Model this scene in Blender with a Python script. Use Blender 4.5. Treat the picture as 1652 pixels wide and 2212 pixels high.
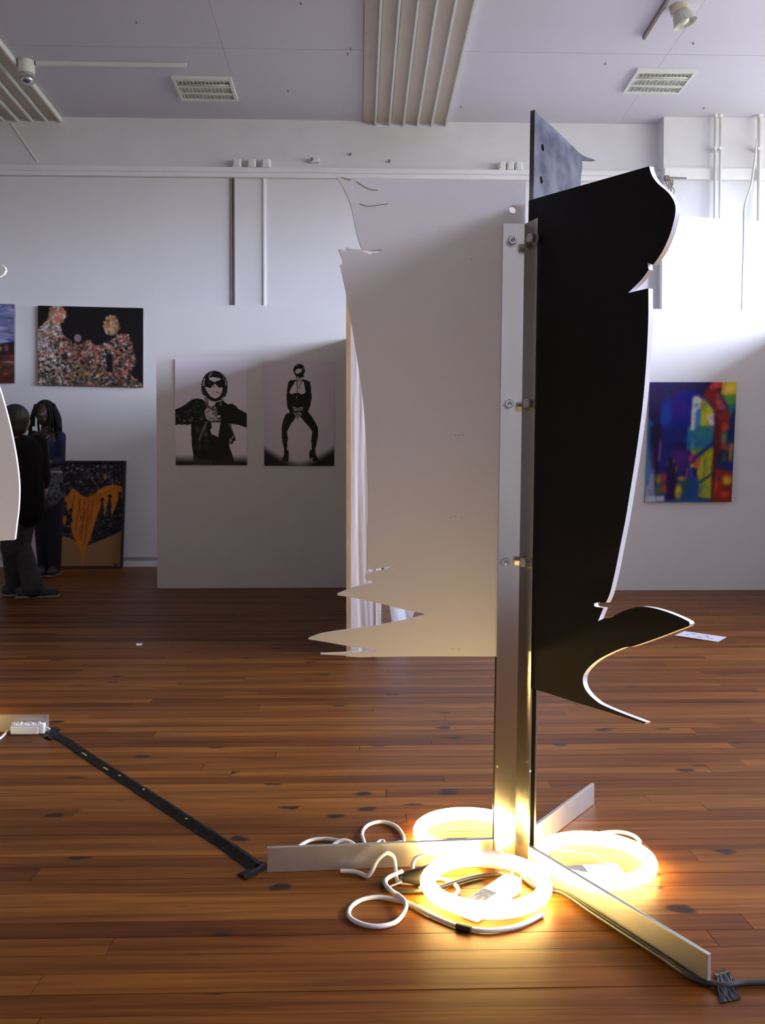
import bpy, bmesh, math, random
import numpy as np
from mathutils import Vector, Matrix
from mathutils.geometry import tessellate_polygon

for o in list(bpy.data.objects):
    bpy.data.objects.remove(o)
scene = bpy.context.scene
COL = scene.collection
rnd = random.Random(7)

# ------------------------------------------------------------------ camera
W_PX, H_PX, FPX = 1652, 2212, 1880.0
CAM = Vector((0, 0, 0.75))
YAW, PITCH = math.radians(1.554), math.radians(1.097)
cd = bpy.data.cameras.new('camera')
cam = bpy.data.objects.new('camera', cd)
COL.objects.link(cam)
cam.location = CAM
cam.rotation_euler = (math.pi/2 - PITCH, 0, -YAW)
cd.sensor_fit = 'VERTICAL'
cd.sensor_height = 24.0
cd.lens = 24.0 * FPX / H_PX
cd.clip_start = 0.05
cd.clip_end = 200
scene.camera = cam

# ------------------------------------------------------------------ world, light, exposure
SKY = 72.0
w = bpy.data.worlds.new('overcast_sky')
scene.world = w
w.use_nodes = True
nt = w.node_tree
nt.nodes.clear()
wo = nt.nodes.new('ShaderNodeOutputWorld')
bg = nt.nodes.new('ShaderNodeBackground')
tc = nt.nodes.new('ShaderNodeTexCoord')
sp = nt.nodes.new('ShaderNodeSeparateXYZ')
mr = nt.nodes.new('ShaderNodeMapRange')
mr.inputs['From Min'].default_value = -0.06
mr.inputs['From Max'].default_value = 0.06
mx = nt.nodes.new('ShaderNodeMixRGB')
mx.inputs['Color1'].default_value = (0.16, 0.16, 0.14, 1)     # ground and houses outside
mx.inputs['Color2'].default_value = (0.68, 0.745, 1.0, 1)      # overcast sky
nt.links.new(tc.outputs['Generated'], sp.inputs[0])
nt.links.new(sp.outputs['Z'], mr.inputs['Value'])
nt.links.new(mr.outputs[0], mx.inputs['Fac'])
nt.links.new(mx.outputs[0], bg.inputs['Color'])
bg.inputs['Strength'].default_value = SKY
nt.links.new(bg.outputs[0], wo.inputs['Surface'])

vs = scene.view_settings
vs.view_transform = 'Standard'
vs.look = 'None'
vs.gamma = 1.0
vs.use_curve_mapping = False
vs.exposure = -0.05
try:
    scene.cycles.max_bounces = 8
    scene.cycles.diffuse_bounces = 5
    scene.cycles.sample_clamp_indirect = 8.0
except Exception:
    pass

# windows of the right wall: (y0, y1), all from z WZ0 to WZ1; each opening carries a sky portal
ROOM_X0, ROOM_X1 = -9.0, 6.50
ROOM_Y0 = -2.6
WZ0, WZ1 = 2.55, 4.2
WIN = [(-1.0, 0.9), (1.4, 3.3), (3.8, 5.7), (6.2, 8.75)]
for (a, b) in WIN:
    ld = bpy.data.lights.new('window_portal', 'AREA')
    ld.shape = 'RECTANGLE'
    ld.size = WZ1 - WZ0
    ld.size_y = b - a
    ld.cycles.is_portal = True
    lo = bpy.data.objects.new('window_portal', ld)
    COL.objects.link(lo)
    lo.location = (ROOM_X1 + 0.16, (a+b)/2, (WZ0+WZ1)/2)
    lo.rotation_euler = (0, math.pi/2, 0)      # -Z of the lamp points to -X

# ------------------------------------------------------------------ projection helpers
_f = Vector((math.sin(YAW)*math.cos(PITCH), math.cos(YAW)*math.cos(PITCH), -math.sin(PITCH)))
_r = Vector((math.cos(YAW), -math.sin(YAW), 0))
_u = _r.cross(_f)
def ray(px, py):
    return _f + _r*((px-W_PX/2)/FPX) + _u*((H_PX/2-py)/FPX)
def G(px, py, z=0.0):
    d = ray(px, py); t = (z-CAM.z)/d.z
    return CAM + d*t
def PY(px, py, Y):
    d = ray(px, py); t = (Y-CAM.y)/d.y
    return CAM + d*t

# ------------------------------------------------------------------ materials
def lin(c):
    c = c/255.0
    return c/12.92 if c <= 0.04045 else ((c+0.055)/1.055)**2.4
def S(r, g, b):
    return (lin(r), lin(g), lin(b), 1)

MATS = {}
def newmat(name):
    m = bpy.data.materials.new(name); m.use_nodes = True
    n = m.node_tree; n.nodes.clear()
    out = n.nodes.new('ShaderNodeOutputMaterial')
    b = n.nodes.new('ShaderNodeBsdfPrincipled')
    n.links.new(b.outputs[0], out.inputs[0])
    MATS[name] = m
    return m, n, b
def mat(name, col, rough=0.6, metal=0.0, spec=0.5, var=0.0, vscale=8.0, bump=0.0, bscale=60.0, stretch=(1, 1, 1), emit=None, estr=0.0, col2=None):
    m, n, b = newmat(name)
    b.inputs['Base Color'].default_value = col
    b.inputs['Roughness'].default_value = rough
    b.inputs['Metallic'].default_value = metal
    b.inputs['Specular IOR Level'].default_value = spec
    geo = n.nodes.new('ShaderNodeNewGeometry')
    mp = n.nodes.new('ShaderNodeMapping')
    mp.inputs['Scale'].default_value = stretch
    n.links.new(geo.outputs['Position'], mp.inputs[0])
    if var > 0 or col2 is not None:
        ns = n.nodes.new('ShaderNodeTexNoise')
        ns.inputs['Scale'].default_value = vscale
        ns.inputs['Detail'].default_value = 4
        n.links.new(mp.outputs[0], ns.inputs['Vector'])
        cr = n.nodes.new('ShaderNodeValToRGB')
        c2 = col2 if col2 is not None else tuple(x*(1-var) for x in col[:3])+(1,)
        cr.color_ramp.elements[0].position = 0.35
        cr.color_ramp.elements[1].position = 0.65
        cr.color_ramp.elements[0].color = c2
        cr.color_ramp.elements[1].color = col
        n.links.new(ns.outputs['Fac'], cr.inputs[0])
        n.links.new(cr.outputs[0], b.inputs['Base Color'])
    if bump > 0:
        nb = n.nodes.new('ShaderNodeTexNoise')
        nb.inputs['Scale'].default_value = bscale
        n.links.new(mp.outputs[0], nb.inputs['Vector'])
        bp = n.nodes.new('ShaderNodeBump')
        bp.inputs['Strength'].default_value = bump
        bp.inputs['Distance'].default_value = 0.01
        n.links.new(nb.outputs['Fac'], bp.inputs['Height'])
        n.links.new(bp.outputs[0], b.inputs['Normal'])
    if emit is not None:
        b.inputs['Emission Color'].default_value = emit
        b.inputs['Emission Strength'].default_value = estr
    return m

mat('brick_grey', (0.60, 0.56, 0.52, 1), 0.8, var=0.3, vscale=5, bump=0.2)
mat('wall_paint', (0.72, 0.725, 0.74, 1), 0.75, var=0.05, vscale=3, bump=0.05)
mat('board_paint', (0.72, 0.71, 0.695, 1), 0.7, var=0.03, vscale=2, bump=0.04)
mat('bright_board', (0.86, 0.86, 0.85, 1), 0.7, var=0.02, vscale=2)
mat('trim_paint', (0.80, 0.80, 0.79, 1), 0.5, var=0.03)
mat('grey_strip', (0.22, 0.19, 0.165, 1), 0.6, var=0.1)
mat('rib_paint', S(205, 194, 178), 0.45, var=0.05)
mat('rib_back', S(178, 166, 140), 0.6, var=0.08)
mat('fixture_white', S(222, 226, 220), 0.4, var=0.03)
mat('fixture_grey', S(196, 200, 190), 0.45, metal=0.15)
mat('fixture_tube', S(205, 205, 185), 0.35)
mat('dark_hole', (0.03, 0.03, 0.03, 1), 0.8, var=0.2)
mat('white_panel', (0.69, 0.685, 0.675, 1), 0.42, var=0.02, vscale=4, bump=0.02, bscale=200)
mat('white_core', (0.85, 0.86, 0.88, 1), 0.5, var=0.03, vscale=40)
mat('black_panel', (0.0075, 0.0068, 0.0078, 1), 0.5, spec=0.12, var=0.2, vscale=30)
mat('galvanised', (0.135, 0.137, 0.152, 1), 0.85, spec=0.02, col2=(0.062, 0.063, 0.074, 1), vscale=18)
mat('galv_edge', (0.13, 0.12, 0.12, 1), 0.5, metal=0.5, var=0.3)
mat('aluminium', (0.50, 0.485, 0.45, 1), 0.19, metal=0.98, var=0.06, vscale=9, bump=0.015, bscale=25, stretch=(6, 6, 0.4))
mat('aluminium_bar', (0.54, 0.52, 0.49, 1), 0.36, metal=0.82, var=0.08, vscale=20, bump=0.02, bscale=60)
mat('zinc', (0.55, 0.60, 0.64, 1), 0.28, metal=0.9, var=0.12, vscale=90)
mat('cable_white', (0.72, 0.70, 0.66, 1), 0.4, var=0.03)
mat('cable_black', (0.035, 0.028, 0.022, 1), 0.35, var=0.2)
mat('tape_black', (0.010, 0.009, 0.010, 1), 0.5, spec=0.15, bump=0.2, bscale=50, var=0.3)
mat('tape_yellow', S(176, 150, 70), 0.6, var=0.2)
mat('ballast_white', (0.78, 0.78, 0.76, 1), 0.4, var=0.03)
mat('label_grey', (0.42, 0.42, 0.45, 1), 0.5, var=0.6, vscale=260)
mat('timber', S(190, 160, 118), 0.6, var=0.2, vscale=12, stretch=(8, 8, 0.6))
mat('paper_white', (0.74, 0.74, 0.80, 1), 0.6, var=0.03)
mat('plastic_film', (0.72, 0.69, 0.70, 1), 0.4, spec=0.5, var=0.05, vscale=3, bump=0.35, bscale=9, stretch=(5, 5, 0.35))
mat('roll_film', (0.66, 0.68, 0.74, 1), 0.2, spec=0.7, metal=0.35, bump=0.6, bscale=20, stretch=(5, 5, 0.6))
mat('skin_brown', (0.055, 0.030, 0.020, 1), 0.5, var=0.1)
mat('skin_light', (0.42, 0.24, 0.17, 1), 0.5, var=0.08)
mat('hair_black', (0.007, 0.006, 0.006, 1), 0.7, spec=0.25, var=0.3, vscale=60)
mat('hair_brown', (0.020, 0.014, 0.010, 1), 0.6, var=0.4, vscale=60)
mat('shirt_blue', (0.005, 0.011, 0.065, 1), 0.8, var=0.35, vscale=14)
mat('jeans_dark', (0.005, 0.007, 0.018, 1), 0.85, var=0.4, vscale=20)
mat('jacket_black', (0.005, 0.005, 0.006, 1), 0.85, spec=0.2, var=0.3, vscale=14)
mat('trouser_grey', (0.036, 0.038, 0.041, 1), 0.85, var=0.3, vscale=18)
mat('shoe_grey', (0.045, 0.045, 0.048, 1), 0.7, var=0.3, vscale=30)
mat('shoe_sole', (0.22, 0.21, 0.21, 1), 0.7, var=0.1)
mat('shoe_purple', (0.06, 0.035, 0.055, 1), 0.5, var=0.3, vscale=30)
mat('collar_orange', S(170, 70, 30), 0.7, var=0.1)
mat('apron_print', (0.010, 0.012, 0.02, 1), 0.8, col2=(0.13, 0.14, 0.165, 1), vscale=34)
mat('lace_pale', (0.30, 0.28, 0.27, 1), 0.7, var=0.2)
mat('frame_black', (0.008, 0.008, 0.008, 1), 0.4, var=0.2)
mat('canvas_edge', (0.20, 0.19, 0.18, 1), 0.8, var=0.2)
mat('lamp_tube', (0.9, 0.8, 0.6, 1), 0.4, emit=(1.0, 0.69, 0.22, 1), estr=46.0)

# ceiling board: pale, finely perforated
m, n, b = newmat('ceiling_board')
geo = n.nodes.new('ShaderNodeNewGeometry')
vo = n.nodes.new('ShaderNodeTexVoronoi'); vo.inputs['Scale'].default_value = 55; vo.inputs['Randomness'].default_value = 0.0
n.links.new(geo.outputs['Position'], vo.inputs['Vector'])
cr = n.nodes.new('ShaderNodeValToRGB')
cr.color_ramp.elements[0].position = 0.20; cr.color_ramp.elements[0].color = (0.44, 0.435, 0.48, 1)
cr.color_ramp.elements[1].position = 0.30; cr.color_ramp.elements[1].color = (0.625, 0.62, 0.685, 1)
n.links.new(vo.outputs['Distance'], cr.inputs[0])
n.links.new(cr.outputs[0], b.inputs['Base Color'])
b.inputs['Roughness'].default_value = 0.8

# glass
m, n, b = newmat('window_glass')
n.nodes.remove(b)
tr = n.nodes.new('ShaderNodeBsdfTransparent'); gl = n.nodes.new('ShaderNodeBsdfGlossy'); gl.inputs['Roughness'].default_value = 0.02
ms = n.nodes.new('ShaderNodeMixShader'); ms.inputs[0].default_value = 0.06
n.links.new(tr.outputs[0], ms.inputs[1]); n.links.new(gl.outputs[0], ms.inputs[2])
n.links.new(ms.outputs[0], n.nodes['Material Output'].inputs[0])

# varnished floor planks: tone by the plank's own value, grain along X, dark knots
m, n, b = newmat('floor_wood')
at = n.nodes.new('ShaderNodeAttribute'); at.attribute_name = 'tone'
geo = n.nodes.new('ShaderNodeNewGeometry')
off = n.nodes.new('ShaderNodeVectorMath'); off.operation = 'SCALE'
n.links.new(at.outputs['Vector'], off.inputs[0]); off.inputs['Scale'].default_value = 37.0
add = n.nodes.new('ShaderNodeVectorMath'); add.operation = 'ADD'
n.links.new(geo.outputs['Position'], add.inputs[0]); n.links.new(off.outputs[0], add.inputs[1])
def mapped(scale):
    mp = n.nodes.new('ShaderNodeMapping'); mp.inputs['Scale'].default_value = scale
    n.links.new(add.outputs[0], mp.inputs[0]); return mp
g1 = n.nodes.new('ShaderNodeTexNoise'); g1.inputs['Scale'].default_value = 1.0; g1.inputs['Detail'].default_value = 6; g1.inputs['Distortion'].default_value = 0.6
n.links.new(mapped((2.2, 55, 20)).outputs[0], g1.inputs['Vector'])
g2 = n.nodes.new('ShaderNodeTexNoise'); g2.inputs['Scale'].default_value = 1.0; g2.inputs['Detail'].default_value = 3
n.links.new(mapped((1.1, 9, 5)).outputs[0], g2.inputs['Vector'])
sepc = n.nodes.new('ShaderNodeSeparateXYZ'); n.links.new(at.outputs['Vector'], sepc.inputs[0])
ramp = n.nodes.new('ShaderNodeValToRGB')
e = ramp.color_ramp.elements
e[0].position = 0.0; e[0].color = (0.112, 0.031, 0.0045, 1)
e[1].position = 1.0; e[1].color = (0.270, 0.098, 0.0150, 1)
e2 = e.new(0.5); e2.color = (0.180, 0.059, 0.0082, 1)
mixf = n.nodes.new('ShaderNodeMath'); mixf.operation = 'MULTIPLY_ADD'
n.links.new(g2.outputs['Fac'], mixf.inputs[0]); mixf.inputs[1].default_value = 0.7
sub = n.nodes.new('ShaderNodeMath'); sub.operation = 'MULTIPLY_ADD'
n.links.new(sepc.outputs['X'], sub.inputs[0]); sub.inputs[1].default_value = 0.95; sub.inputs[2].default_value = -0.32
n.links.new(sub.outputs[0], mixf.inputs[2])
n.links.new(mixf.outputs[0], ramp.inputs[0])
gr = n.nodes.new('ShaderNodeValToRGB')
gr.color_ramp.elements[0].position = 0.32; gr.color_ramp.elements[0].color = (0.48, 0.44, 0.42, 1)
gr.color_ramp.elements[1].position = 0.62; gr.color_ramp.elements[1].color = (1, 1, 1, 1)
n.links.new(g1.outputs['Fac'], gr.inputs[0])
mul = n.nodes.new('ShaderNodeMixRGB'); mul.blend_type = 'MULTIPLY'; mul.inputs[0].default_value = 1.0
n.links.new(ramp.outputs[0], mul.inputs[1]); n.links.new(gr.outputs[0], mul.inputs[2])
kn = n.nodes.new('ShaderNodeTexVoronoi'); kn.inputs['Scale'].default_value = 1.0; kn.voronoi_dimensions = '2D'
kdn = n.nodes.new('ShaderNodeTexNoise'); kdn.inputs['Scale'].default_value = 30.0; kdn.inputs['Detail'].default_value = 2
n.links.new(geo.outputs['Position'], kdn.inputs['Vector'])
kds = n.nodes.new('ShaderNodeVectorMath'); kds.operation = 'SCALE'; kds.inputs['Scale'].default_value = 0.22
n.links.new(kdn.outputs['Color'], kds.inputs[0])
kda = n.nodes.new('ShaderNodeVectorMath'); kda.operation = 'ADD'
n.links.new(mapped((5.6, 8.5, 0.0)).outputs[0], kda.inputs[0]); n.links.new(kds.outputs[0], kda.inputs[1])
n.links.new(kda.outputs[0], kn.inputs['Vector'])
kd = n.nodes.new('ShaderNodeMapRange'); kd.inputs['From Min'].default_value = 0.10; kd.inputs['From Max'].default_value = 0.17
kd.inputs['To Min'].default_value = 1.0; kd.inputs['To Max'].default_value = 0.0
n.links.new(kn.outputs['Distance'], kd.inputs['Value'])
sc = n.nodes.new('ShaderNodeSeparateXYZ'); n.links.new(kn.outputs['Color'], sc.inputs[0])
gt = n.nodes.new('ShaderNodeMath'); gt.operation = 'GREATER_THAN'; gt.inputs[1].default_value = 0.83
n.links.new(sc.outputs['X'], gt.inputs[0])
km = n.nodes.new('ShaderNodeMath'); km.operation = 'MULTIPLY'
n.links.new(kd.outputs[0], km.inputs[0]); n.links.new(gt.outputs[0], km.inputs[1])
kf = n.nodes.new('ShaderNodeMath'); kf.operation = 'MULTIPLY'; kf.inputs[1].default_value = 0.93
n.links.new(km.outputs[0], kf.inputs[0])
fin = n.nodes.new('ShaderNodeMixRGB'); fin.inputs[2].default_value = (0.020, 0.0105, 0.0065, 1)
n.links.new(kf.outputs[0], fin.inputs[0]); n.links.new(mul.outputs[0], fin.inputs[1])
n.links.new(fin.outputs[0], b.inputs['Base Color'])
b.inputs['Roughness'].default_value = 0.42
b.inputs['Specular IOR Level'].default_value = 0.10
bp = n.nodes.new('ShaderNodeBump'); bp.inputs['Strength'].default_value = 0.12; bp.inputs['Distance'].default_value = 0.002
n.links.new(g1.outputs['Fac'], bp.inputs['Height']); n.links.new(bp.outputs[0], b.inputs['Normal'])

# printed / painted surface: colour comes from the print's own colour attribute
m, n, b = newmat('art_print')
at = n.nodes.new('ShaderNodeAttribute'); at.attribute_name = 'ink'
n.links.new(at.outputs['Color'], b.inputs['Base Color'])
b.inputs['Roughness'].default_value = 0.5
b.inputs['Specular IOR Level'].default_value = 0.3
m, n, b = newmat('paint_print')
at = n.nodes.new('ShaderNodeAttribute'); at.attribute_name = 'ink'
n.links.new(at.outputs['Color'], b.inputs['Base Color'])
b.inputs['Roughness'].default_value = 0.65
b.inputs['Specular IOR Level'].default_value = 0.25

# ------------------------------------------------------------------ geometry helpers
def box(c, s, R=None):
    c = Vector(c); hx, hy, hz = s[0]/2, s[1]/2, s[2]/2
    vs_ = [Vector((x*hx, y*hy, z*hz)) for z in (-1, 1) for y in (-1, 1) for x in (-1, 1)]
    if R is not None: vs_ = [R @ v for v in vs_]
    return [c+v for v in vs_], [(0, 2, 3, 1), (4, 5, 7, 6), (0, 1, 5, 4), (2, 6, 7, 3), (0, 4, 6, 2), (1, 3, 7, 5)]
def bx(x0, x1, y0, y1, z0, z1):
    return box(((x0+x1)/2, (y0+y1)/2, (z0+z1)/2), (x1-x0, y1-y0, z1-z0))
def bevel_box(c, s, r, R=None):
    # box with chamfered vertical and horizontal edges
    bm = bmesh.new()
    bmesh.ops.create_cube(bm, size=1.0)
    for v in bm.verts: v.co = Vector((v.co.x*s[0], v.co.y*s[1], v.co.z*s[2]))
    bmesh.ops.bevel(bm, geom=list(bm.edges), offset=r, segments=2, profile=0.5, affect='EDGES')
    bm.verts.ensure_lookup_table()
    vs_ = [(R @ v.co if R is not None else v.co.copy()) + Vector(c) for v in bm.verts]
    fs = [tuple(v.index for v in f.verts) for f in bm.faces]
    bm.free(); return vs_, fs
def frames(pts, closed=False):
    n_ = len(pts); T = []
    for i in range(n_):
        if closed: t = pts[(i+1) % n_]-pts[i-1]
        else: t = pts[min(i+1, n_-1)]-pts[max(i-1, 0)]
        T.append(t.normalized() if t.length > 1e-9 else Vector((0, 0, 1)))
    up = Vector((0, 0, 1)) if abs(T[0].z) < 0.9 else Vector((0, 1, 0))
    N = (up - T[0]*up.dot(T[0])).normalized(); out = []
    for t in T:
        N = (N - t*N.dot(t))
        N = N.normalized() if N.length > 1e-6 else t.orthogonal().normalized()
        out.append((N, t.cross(N)))
    return out
def tube(pts, r, seg=8, closed=False, caps=True):
    pts = [Vector(p) for p in pts]; fr = frames(pts, closed); V = []; Fc = []
    rr = r if isinstance(r, (list, tuple)) else [r]*len(pts)
    for p, (N, B), q in zip(pts, fr, rr):
        for k in range(seg):
            a = 2*math.pi*k/seg
            V.append(p + N*(math.cos(a)*q) + B*(math.sin(a)*q))
    m_ = len(pts)
    for i in range(m_ if closed else m_-1):
        j = (i+1) % m_
        for k in range(seg):
            l = (k+1) % seg
            Fc.append((i*seg+k, i*seg+l, j*seg+l, j*seg+k))
    if not closed and caps:
        Fc.append(tuple(range(seg-1, -1, -1))); Fc.append(tuple((m_-1)*seg+k for k in range(seg)))
    return V, Fc
def cyl(p0, p1, r0, r1=None, seg=16):
    return tube([p0, p1], [r0, r0 if r1 is None else r1], seg)
def crom(pts, k=6, closed=False):
    pts = [Vector(p) for p in pts]; out = []; n_ = len(pts)
    for i in range(n_ if closed else n_-1):
        if closed: p0, p1, p2, p3 = pts[i-1], pts[i], pts[(i+1) % n_], pts[(i+2) % n_]
        else: p0, p1, p2, p3 = pts[max(i-1, 0)], pts[i], pts[i+1], pts[min(i+2, n_-1)]
        for j in range(k):
            t = j/k
            out.append(0.5*((2*p1)+(p2-p0)*t+(2*p0-5*p1+4*p2-p3)*t*t+(3*p1-p0-3*p2+p3)*t**3))
    if not closed: out.append(pts[-1])
    return out
def sphere(c, r, seg=12, rings=8, R=None):
    if not isinstance(r, (list, tuple)): r = (r, r, r)
    V = []; Fc = []; c = Vector(c)
    for i in range(rings+1):
        th = math.pi*i/rings
        for k in range(seg):
            a = 2*math.pi*k/seg
            v = Vector((math.sin(th)*math.cos(a)*r[0], math.sin(th)*math.sin(a)*r[1], math.cos(th)*r[2]))
            V.append(c + (R @ v if R is not None else v))
    for i in range(rings):
        for k in range(seg):
            l = (k+1) % seg
            Fc.append((i*seg+k, (i+1)*seg+k, (i+1)*seg+l, i*seg+l))
    return V, Fc
def capsule(p0, r0, p1, r1, seg=12):
    p0 = Vector(p0); p1 = Vector(p1); d = (p1-p0).normalized(); pts = []; rs = []
    for a in (80, 55, 30, 0):
        pts.append(p0 - d*(r0*math.sin(math.radians(a)))); rs.append(r0*math.cos(math.radians(a)))
    for a in (0, 30, 55, 80):
        pts.append(p1 + d*(r1*math.sin(math.radians(a)))); rs.append(r1*math.cos(math.radians(a)))
    return tube(pts, rs, seg)
def merge(*gs):
    V = []; Fc = []
    for g in gs:
        o_ = len(V); V += list(g[0]); Fc += [tuple(i+o_ for i in f) for f in g[1]]
    return V, Fc

WLOC = {}
def setp(o, label=None, cat=None, group=None, kind=None):
    if label: o['label'] = label
    if cat: o['category'] = cat
    if group: o['group'] = group
    if kind: o['kind'] = kind
    return o
def obj(name, geo, mname, parent=None, smooth=False, origin=None, fmats=None, label=None, cat=None, group=None, kind=None):
    V, Fc = geo
    if parent is not None: base = WLOC[parent.name]
    elif origin is not None: base = Vector(origin)
    else:
        xs = [v[0] for v in V]; ys = [v[1] for v in V]; zs = [v[2] for v in V]
        base = Vector(((min(xs)+max(xs))/2, (min(ys)+max(ys))/2, min(zs)))
    me = bpy.data.meshes.new(name)
    me.from_pydata([tuple(Vector(v)-base) for v in V], [], Fc)
    names = mname if isinstance(mname, (list, tuple)) else [mname]
    for mn in names: me.materials.append(MATS[mn])
    if fmats is not None: me.polygons.foreach_set('material_index', fmats)
    me.validate()
    bm = bmesh.new(); bm.from_mesh(me); bmesh.ops.recalc_face_normals(bm, faces=bm.faces); bm.to_mesh(me); bm.free()
    if smooth: me.polygons.foreach_set('use_smooth', [True]*len(me.polygons))
    me.update()
    o = bpy.data.objects.new(name, me); COL.objects.link(o)
    if parent is not None: o.parent = parent
    else: o.location = base
    WLOC[o.name] = base
    return setp(o, label, cat, group, kind)
def thing(name, loc, label, cat, group=None, kind=None):
    o = bpy.data.objects.new(name, None); COL.objects.link(o)
    o.empty_display_size = 0.1
    o.location = loc; WLOC[o.name] = Vector(loc)
    return setp(o, label, cat, group, kind)

# ------------------------------------------------------------------ room shell
WALL_Y = G(300, 1224).y
CEIL_Z = PY(500, 253, WALL_Y).z
PRY = G(1436, 1275).y
TRX = [(PY(784, 252, WALL_Y).x, PY(967, 254, WALL_Y).x)]
tw = TRX[0][1]-TRX[0][0]
xr = PY(131, 247, WALL_Y).x
TRX.append((xr-tw, xr))

# floor: slab, then planks as parts
floor = obj('floor', bx(ROOM_X0-0.2, ROOM_X1+0.2, ROOM_Y0-0.2, WALL_Y+0.4, -0.12, -0.012), 'dark_hole', kind='structure', label='varnished pine strip floor of the exhibition hall')
def plank_mesh(x0, x1, y0, y1, dz):
    V, Fc = bx(x0+0.0006, x1-0.0006, y0+0.0006, y1-0.0006, -0.012, dz)
    return V, Fc
PW = 0.0562
planks = []
y = 0.35; row = 0
off_pair = 0.0
while y < WALL_Y + 0.1:
    L = rnd.uniform(1.0, 1.9); x = ROOM_X0 - rnd.uniform(0, 1.5)
    while x < ROOM_X1:
        L = rnd.uniform(1.0, 2.2)
        planks.append((max(x, ROOM_X0), min(x+L, ROOM_X1), y, y+PW, rnd.random(), rnd.random(), rnd.random()))
        x += L
    y += PW
# planks behind the camera belong to the rest of the floor
yb = 0.35
while yb > ROOM_Y0:
    x = ROOM_X0 - rnd.uniform(0, 1.5)
    while x < ROOM_X1:
        L = rnd.uniform(1.0, 2.2)
        planks.append((max(x, ROOM_X0), min(x+L, ROOM_X1), yb-PW, yb, rnd.random(), rnd.random(), rnd.random()))
        x += L
    yb -= PW
def inview(p):
    x0, x1, y0, y1 = p[:4]
    if y0 < 1.15 or x1-x0 < 0.02: return 0
    lo = -0.44*y1 - 0.0; hi = 0.49*y1
    a, b_ = max(x0, lo-0.02), min(x1, hi)
    return (b_-a)/y1/(y1*y1) if b_ > a else 0
scored = sorted(range(len(planks)), key=lambda i: -inview(planks[i]))
single = set(i for i in scored[:300] if inview(planks[i]) > 0)
def add_tone(me, tones):
    at_ = me.attributes.new('tone', 'FLOAT_VECTOR', 'FACE')
    at_.data.foreach_set('vector', [c for t in tones for c in t])
restV, restF, restT = [], [], []
for i, p in enumerate(planks):
    if p[1]-p[0] < 0.01: continue
    g_ = plank_mesh(p[0], p[1], p[2], p[3], p[5]*0.0008-0.0008)
    t = (p[4], p[5], p[6])
    if i in single:
        o = obj('plank', g_, 'floor_wood', floor)
        add_tone(o.data, [t]*6)
    else:
        o_ = len(restV); restV += g_[0]; restF += [tuple(k+o_ for k in f) for f in g_[1]]; restT += [t]*6
o = obj('plank_field', (restV, restF), 'floor_wood', floor, kind='stuff')
add_tone(o.data, restT)

# walls
obj('wall_back', bx(ROOM_X0-0.2, ROOM_X1+0.3, WALL_Y+0.05, WALL_Y+0.3, 0, CEIL_Z), 'wall_paint', kind='structure', label='white painted back wall of the hall')
obj('wall_left', bx(ROOM_X0-0.3, ROOM_X0, ROOM_Y0-0.3, WALL_Y+0.3, 0, CEIL_Z), 'brick_grey', kind='structure', label='pale grey rendered wall at the far left of the hall')
obj('wall_front', bx(ROOM_X0-0.3, ROOM_X1+0.3, ROOM_Y0-0.3, ROOM_Y0, 0, CEIL_Z), 'brick_grey', kind='structure', label='pale grey rendered wall behind the viewer')
gs = [bx(ROOM_X1, ROOM_X1+0.3, ROOM_Y0-0.3, WALL_Y+0.3, 0, WZ0), bx(ROOM_X1, ROOM_X1+0.3, ROOM_Y0-0.3, WALL_Y+0.3, WZ1, CEIL_Z)]
ys = [ROOM_Y0-0.3]+[v for ab in WIN for v in ab]+[WALL_Y+0.3]
for i in range(0, len(ys), 2): gs.append(bx(ROOM_X1, ROOM_X1+0.3, ys[i], ys[i+1], WZ0, WZ1))
obj('wall_right', merge(*gs), 'wall_paint', kind='structure', label='white window wall on the right of the hall')
for i, (a, b_) in enumerate(WIN):
    wn = thing('window_%d' % (i+1), (ROOM_X1+0.1, (a+b_)/2, WZ0), 'tall daylight window in the right wall', None, kind='structure')
    t = 0.05; x0, x1 = ROOM_X1+0.08, ROOM_X1+0.14
    obj('window_frame', merge(bx(x0, x1, a, a+t, WZ0, WZ1), bx(x0, x1, b_-t, b_, WZ0, WZ1), bx(x0, x1, a, b_, WZ0, WZ0+t), bx(x0, x1, a, b_, WZ1-t, WZ1)), 'trim_paint', wn)
    mid = (a+b_)/2
    obj('mullion', bx(x0, x1, mid-t/2, mid+t/2, WZ0+t, WZ1-t), 'trim_paint', wn)
    obj('transom', bx(x0, x1, a+t, b_-t, 3.6, 3.6+t), 'trim_paint', wn)
    for (ya, yb_) in ((a+t, mid-t/2), (mid+t/2, b_-t)):
        for (za, zb) in ((WZ0+t, 3.6), (3.6+t, WZ1-t)):
            obj('pane', bx(ROOM_X1+0.108, ROOM_X1+0.112, ya, yb_, za, zb), 'window_glass', wn)
    obj('window_sill', bx(ROOM_X1-0.06, ROOM_X1+0.08, a-0.05, b_+0.05, WZ0-0.03, WZ0), 'trim_paint', wn)

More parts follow.
